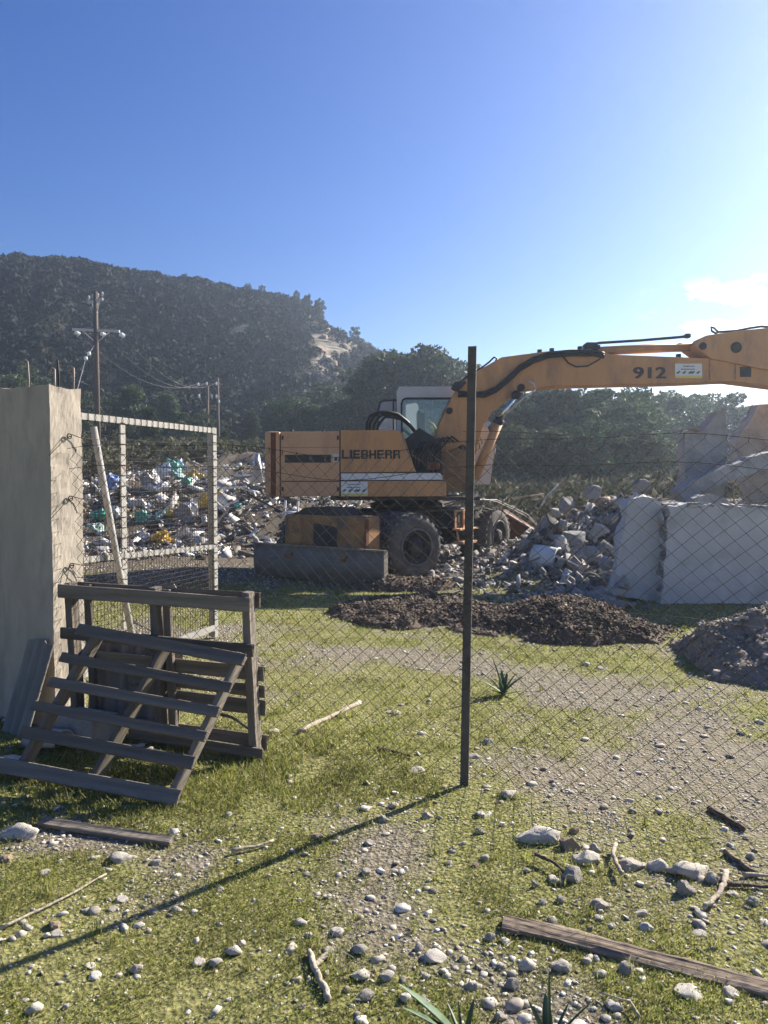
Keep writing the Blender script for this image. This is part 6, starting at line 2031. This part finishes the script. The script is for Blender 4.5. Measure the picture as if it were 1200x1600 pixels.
for a in [
        (30, 1292, 66, 34, 'rough', 'big rough white rock lying by the lowest slat of the tilted pallet', 'rock'),
        (192, 1335, 38, 20, 'rough', 'knobbly pale stone between the dark plank and the reed', 'stone'),
        (28, 1180, 62, 50, 'rough', 'shaded lumpy rock at the foot of the concrete wall', 'rock'),
        (8, 1338, 26, 16, 'brown', 'smooth buff cobble below the big rough white rock', 'stone'),
        (148, 1338, 14, 9, 'rough', 'tiny pale stone just short of the knobbly one', 'stone'),
        (243, 1346, 20, 10, 'grey', 'small dull stone past the knobbly one, on bare soil', 'stone'),
        (70, 1361, 18, 10, 'round', 'pale pebble in the grass above the reed', 'stone'),
        (190, 1402, 19, 13, 'round', 'white pebble beyond the tip of the reed', 'stone'),
        (135, 1420, 16, 9, 'round', 'flat white pebble in grass under the reed', 'stone'),
        (176, 1418, 15, 9, 'round', 'small white pebble beside the flat one under the reed', 'stone'),
        (85, 1442, 24, 16, 'brown', 'tan egg-shaped pebble resting on two white ones', 'stone'),
        (73, 1459, 13, 12, 'round', 'white pebble tucked under the tan egg-shaped one', 'stone'),
        (87, 1456, 17, 13, 'round', 'second white pebble under the tan egg-shaped one, the larger', 'stone'),
        (52, 1571, 27, 24, 'round', 'round grey-white pebble alone in the grass by the lower edge', 'stone'),
        (103, 1571, 14, 10, 'round', 'small white pebble close to the lone round one', 'stone'),
        (142, 1507, 17, 9, 'round', 'flat pale pebble below the end of the post shadow', 'stone'),
        (364, 1480, 27, 24, 'round', 'large pale pebble with a smaller one touching its side', 'stone'),
        (377, 1470, 14, 15, 'round', 'small bright pebble touching the large pale one', 'stone'),
        (310, 1500, 19, 17, 'round', 'roundish white pebble paired with an oval one', 'stone'),
        (334, 1501, 26, 16, 'round', 'oval white pebble paired with a roundish one', 'stone'),
        (214, 1512, 20, 16, 'grey', 'dull stone in grass left by the oval pair'.replace(' left', ''), 'stone'),
        (560, 1480, 28, 22, 'round', 'big rounded cobble above the bent driftwood branch', 'stone'),
        (525, 1454, 24, 14, 'round', 'flattish white cobble just above the big rounded one', 'stone'),
        (513, 1482, 17, 13, 'round', 'grey-white pebble at the head of the driftwood branch', 'stone'),
        (562, 1518, 30, 20, 'round', 'wide pale cobble beside the driftwood branch', 'stone'),
        (570, 1552, 28, 14, 'grey', 'flat grey cobble below the wide pale one', 'stone'),
        (482, 1459, 14, 11, 'round', 'little white pebble on bare gravel above the driftwood', 'stone'),
        (679, 1490, 34, 21, 'round', 'large smooth oval cobble on the bare gravel before the rotten plank', 'stone'),
        (653, 1478, 16, 18, 'grey', 'grey pebble touching the large smooth oval cobble', 'stone'),
        (661, 1494, 12, 11, 'round', 'tiny white pebble in front of the large oval cobble', 'stone'),
        (603, 1523, 28, 17, 'round', 'grey oval cobble by the slanting agave leaf', 'stone'),
        (668, 1523, 16, 12, 'rough', 'rough pebble between the oval cobble and the agave', 'stone'),
        (632, 1556, 20, 18, 'round', 'white squarish pebble beside the slanting agave leaf', 'stone'),
        (822, 1502, 27, 26, 'round', 'tall pale cobble in grass before the rotten plank', 'stone'),
        (877, 1504, 28, 22, 'rough', 'angular pale cobble with a dark side, by the tall agave leaf', 'stone'),
        (916, 1499, 16, 15, 'round', 'small round pebble just below the rotten plank', 'stone'),
        (938, 1519, 20, 13, 'round', 'flat oval pebble below the small round one', 'stone'),
        (976, 1509, 27, 20, 'grey', 'grey stone half hidden under the edge of the rotten plank', 'stone'),
        (802, 1535, 24, 22, 'grey', 'rounded brownish-grey stone on dark gravel between the agaves', 'stone'),
        (738, 1539, 20, 15, 'grey', 'flat dark stone between the agaves', 'stone'),
        (767, 1462, 18, 18, 'grey', 'grey pebble at the end of the rotten plank', 'stone'),
        (782, 1584, 20, 18, 'grey', 'round grey pebble by the lower edge between the agaves', 'stone'),
        (960, 1565, 24, 24, 'rough', 'mottled pale cobble beyond the tall agave leaf', 'stone'),
        (1075, 1545, 40, 18, 'round', 'broad flat cobble under the far end of the rotten plank', 'stone'),
        (1142, 1547, 24, 16, 'round', 'pale cobble in line beyond the broad flat one', 'stone'),
        (840, 1298, 66, 36, 'rough', 'long rough grey boulder, first of the row of boulders', 'rock'),
        (889, 1313, 34, 34, 'brown', 'brown-topped boulder behind the cluster of rocks', 'rock'),
        (897, 1296, 16, 16, 'brown', 'reddish broken tile standing on the brown-topped boulder', 'stone'),
        (917, 1334, 40, 26, 'rough', 'knotty double rock in the middle of the boulder row', 'rock'),
        (930, 1322, 22, 22, 'grey', 'round grey rock leaning on the knotty double one', 'rock'),
        (957, 1316, 34, 12, 'stickrock', '', ''),
        (896, 1362, 36, 34, 'grey', 'square-topped grey boulder with a white flake before it', 'rock'),
        (869, 1370, 24, 20, 'rough', 'flat white flake leaning on the square-topped boulder', 'stone'),
        (836, 1378, 14, 18, 'grey', 'thin dark slab fragment beside the white flake', 'stone'),
        (822, 1357, 14, 12, 'round', 'pale pebble next to the crooked dark twig', 'stone'),
        (875, 1403, 18, 14, 'grey', 'dark grey stone in grass below the white flake', 'stone'),
        (938, 1408, 34, 18, 'grey', 'low dark rock in the grass below the curved peeled stick', 'stone'),
        (986, 1345, 50, 20, 'grey', 'long flat-topped boulder beyond the curved peeled stick', 'rock'),
        (1028, 1346, 28, 30, 'rough', 'greenish upright boulder next to the long flat-topped one', 'rock'),
        (1080, 1352, 70, 34, 'rough', 'broad lumpy concrete-like boulder crusted with pebbles', 'rock'),
        (1072, 1382, 30, 34, 'grey', 'squared brown-grey stone standing before the crusted boulder', 'rock'),
        (1110, 1368, 26, 24, 'grey', 'dark stone tucked at the end of the crusted boulder', 'rock'),
        (1145, 1394, 20, 12, 'round', 'oval pale cobble between the two dark branches', 'stone'),
        (1178, 1406, 22, 18, 'grey', 'tilted grey cobble beside the dark straight branch', 'stone'),
        (1010, 1443, 24, 22, 'flat', 'white triangular shard in the grass above the rotten plank', 'stone'),
        (1000, 1422, 24, 14, 'flat', 'dull flat shard just above the white triangular one', 'stone'),
        (1092, 1455, 22, 10, 'flat', 'flat pale chip in the grass above the plank end', 'stone'),
        (848, 1405, 14, 18, 'flat', 'pale shard beside the dark grey stone', 'stone'),
        (615, 1109, 28, 14, 'flat', 'flat white tile shard lying in the grass behind the fence', 'tile', 'tile_shard'),
        (518, 1161, 13, 11, 'round', 'round white pebble in green grass below the bleached stick', 'stone'),
        (763, 1157, 22, 14, 'grey', 'grey stone behind the fence near the post', 'stone'),
        (741, 1178, 26, 14, 'flat', 'whitish flat stone close to the post', 'stone'),
        (650, 1200, 30, 14, 'flat', 'flat pale slab bit under the fence mesh', 'stone'),
        (613, 1255, 20, 14, 'round', 'white pebble in the grass short of the post shadow', 'stone'),
        (601, 1277, 16, 18, 'grey', 'dark cobble on the post shadow', 'stone'),
        (668, 1271, 19, 14, 'grey', 'round grey cobble close by the post foot shadow', 'stone'),
        (572, 1260, 24, 12, 'rough', 'crumbly pale stone beside the white pebble', 'stone'),
        (751, 1295, 18, 17, 'grey', 'roundish grey cobble in front of the fence post', 'stone'),
        (722, 1314, 17, 13, 'flat', 'flat greyish stone before the roundish cobble', 'stone'),
        (757, 1338, 16, 15, 'round', 'pale round pebble in yellowish grass', 'stone'),
        (745, 1349, 15, 11, 'brown', 'brown pebble beside the pale round one', 'stone'),
        (755, 1270, 26, 12, 'rough', 'crumbling stone just in front of the fence line', 'stone'),
        (795, 1236, 28, 20, 'rough', 'rough grey stone in the grass beyond the post', 'stone'),
        (577, 1314, 16, 14, 'round', 'white cobble at the edge of the post shadow', 'stone'),
        (572, 1358, 15, 18, 'round', 'upright pale pebble below the post shadow', 'stone'),
        (344, 1388, 12, 10, 'round', 'single white pebble lying on the post shadow', 'stone'),
        (419, 1366, 10, 10, 'round', 'tiny white pebble above the post shadow', 'stone'),
        (495, 1305, 20, 13, 'brown', 'tan pebble on bare soil above the post shadow', 'stone'),
        (914, 1036, 18, 12, 'round', 'smooth pale cobble at the foot of the dark clod heap', 'stone'),
        (942, 1042, 22, 8, 'flat', 'pale flat chip beside the smooth cobble at the clod heap', 'stone'),
        (380, 1209, 18, 12, 'flat', 'white paper-like chip on grass by the upright pallet', 'stone'),
        (430, 1140, 18, 12, 'rough', 'small rubble bit at the foot of the fence beside the pallet', 'stone'),
        (205, 1165, 40, 22, 'rough', 'sunlit crumbled rubble lump seen through the tilted pallet', 'rock'),
        (162, 1158, 28, 16, 'rough', 'white rubble piece beneath the middle of the tilted pallet', 'rock'),
        (240, 1170, 24, 20, 'rough', 'rubble lump under the tilted pallet nearest its open edge', 'rock')]:
    if a[4] == 'stickrock': continue
    a = list(a)
    nm = a[7] if len(a) > 7 else ('rock' if a[6] == 'rock' else 'stone')
    kd = a[4]
    stone(a[0], a[1], a[2], a[3], kd, a[5].replace('nearest its', 'next to its'), a[6], nm, k=None, depth=(a[2] * .55 if kd == 'rough' and a[2] > 40 else None), sink=.4 if kd == 'flat' else .25)

# loose pebbles by the hundred: too small to single out
n = 3800
x, y, d = near_pts(n, 1.6, 7.5, math.radians(40), RNG)
vg = veg(x, y)
k = RNG.uniform(size=n) < np.clip(.22 + .55 * (1 - vg), 0, 1) * np.clip(.2 + 1.8 * (fbm(x * 2.5, y * 2.5, 81, 3) - .3), .08, 1)
x, y, d = x[k], y[k], d[k]; n = len(x)
s = np.clip(.0095 * np.exp(RNG.normal(0, .45, n)), .005, .024)
iv, fi = ico()
import bmesh
bm = bmesh.new(); bmesh.ops.create_icosphere(bm, subdivisions=2, radius=1)
bv = np.array([v.co[:] for v in bm.verts]); bf = np.array([[v.index for v in q.verts] for q in bm.faces]); bm.free()
m_ = len(bv)
dirs = RNG.normal(size=(n, 3, 3)); 
v = bv[None] * (1 + .24 * np.sin(1.7 * np.einsum('vk,nk->nv', bv, dirs[:, 0]) + 1) + .17 * np.sin(3.1 * np.einsum('vk,nk->nv', bv, dirs[:, 1])))[..., None]
v = v * np.stack([RNG.uniform(.8, 1.4, n), RNG.uniform(.7, 1.1, n), RNG.uniform(.32, .6, n)], -1)[:, None, :]
a = RNG.uniform(0, 6.28, n); ca, sa = np.cos(a)[:, None], np.sin(a)[:, None]
v = np.stack([v[..., 0] * ca - v[..., 1] * sa, v[..., 0] * sa + v[..., 1] * ca, v[..., 2]], -1) * s[:, None, None]
v = v + np.stack([x, y, hgt(x, y) + s * .2], -1)[:, None, :]
f = (bf[None] + (np.arange(n) * m_)[:, None, None]).reshape(-1, 3)
M['pebble'] = ramp_mat('pebble_stone', [(0, (.30, .265, .215)), (.35, (.43, .385, .32)), (.7, (.52, .475, .40)), (1, (.60, .565, .50))], .85, nscale=30)
np_mesh('pebbles', v.reshape(-1, 3), f, M['pebble'], 'stuff', True)

# ---------------------------------------------------------------- the air between here and the hill
hz, hn, hl, hb = new_mat('haze_air')
hn.remove(hb)
pv = hn.new('ShaderNodeVolumePrincipled')
pv.inputs['Color'].default_value = (.70, .83, 1.0, 1)
pv.inputs['Density'].default_value = 0.0013
pv.inputs['Anisotropy'].default_value = 0.64
hl.new(pv.outputs[0], hn['Material Output'].inputs['Volume'])
mb = MB(); mb.box(Vector((0, 4, 20)), 744, 744, 46); o = mb.build('haze', hz); o['kind'] = 'stuff'
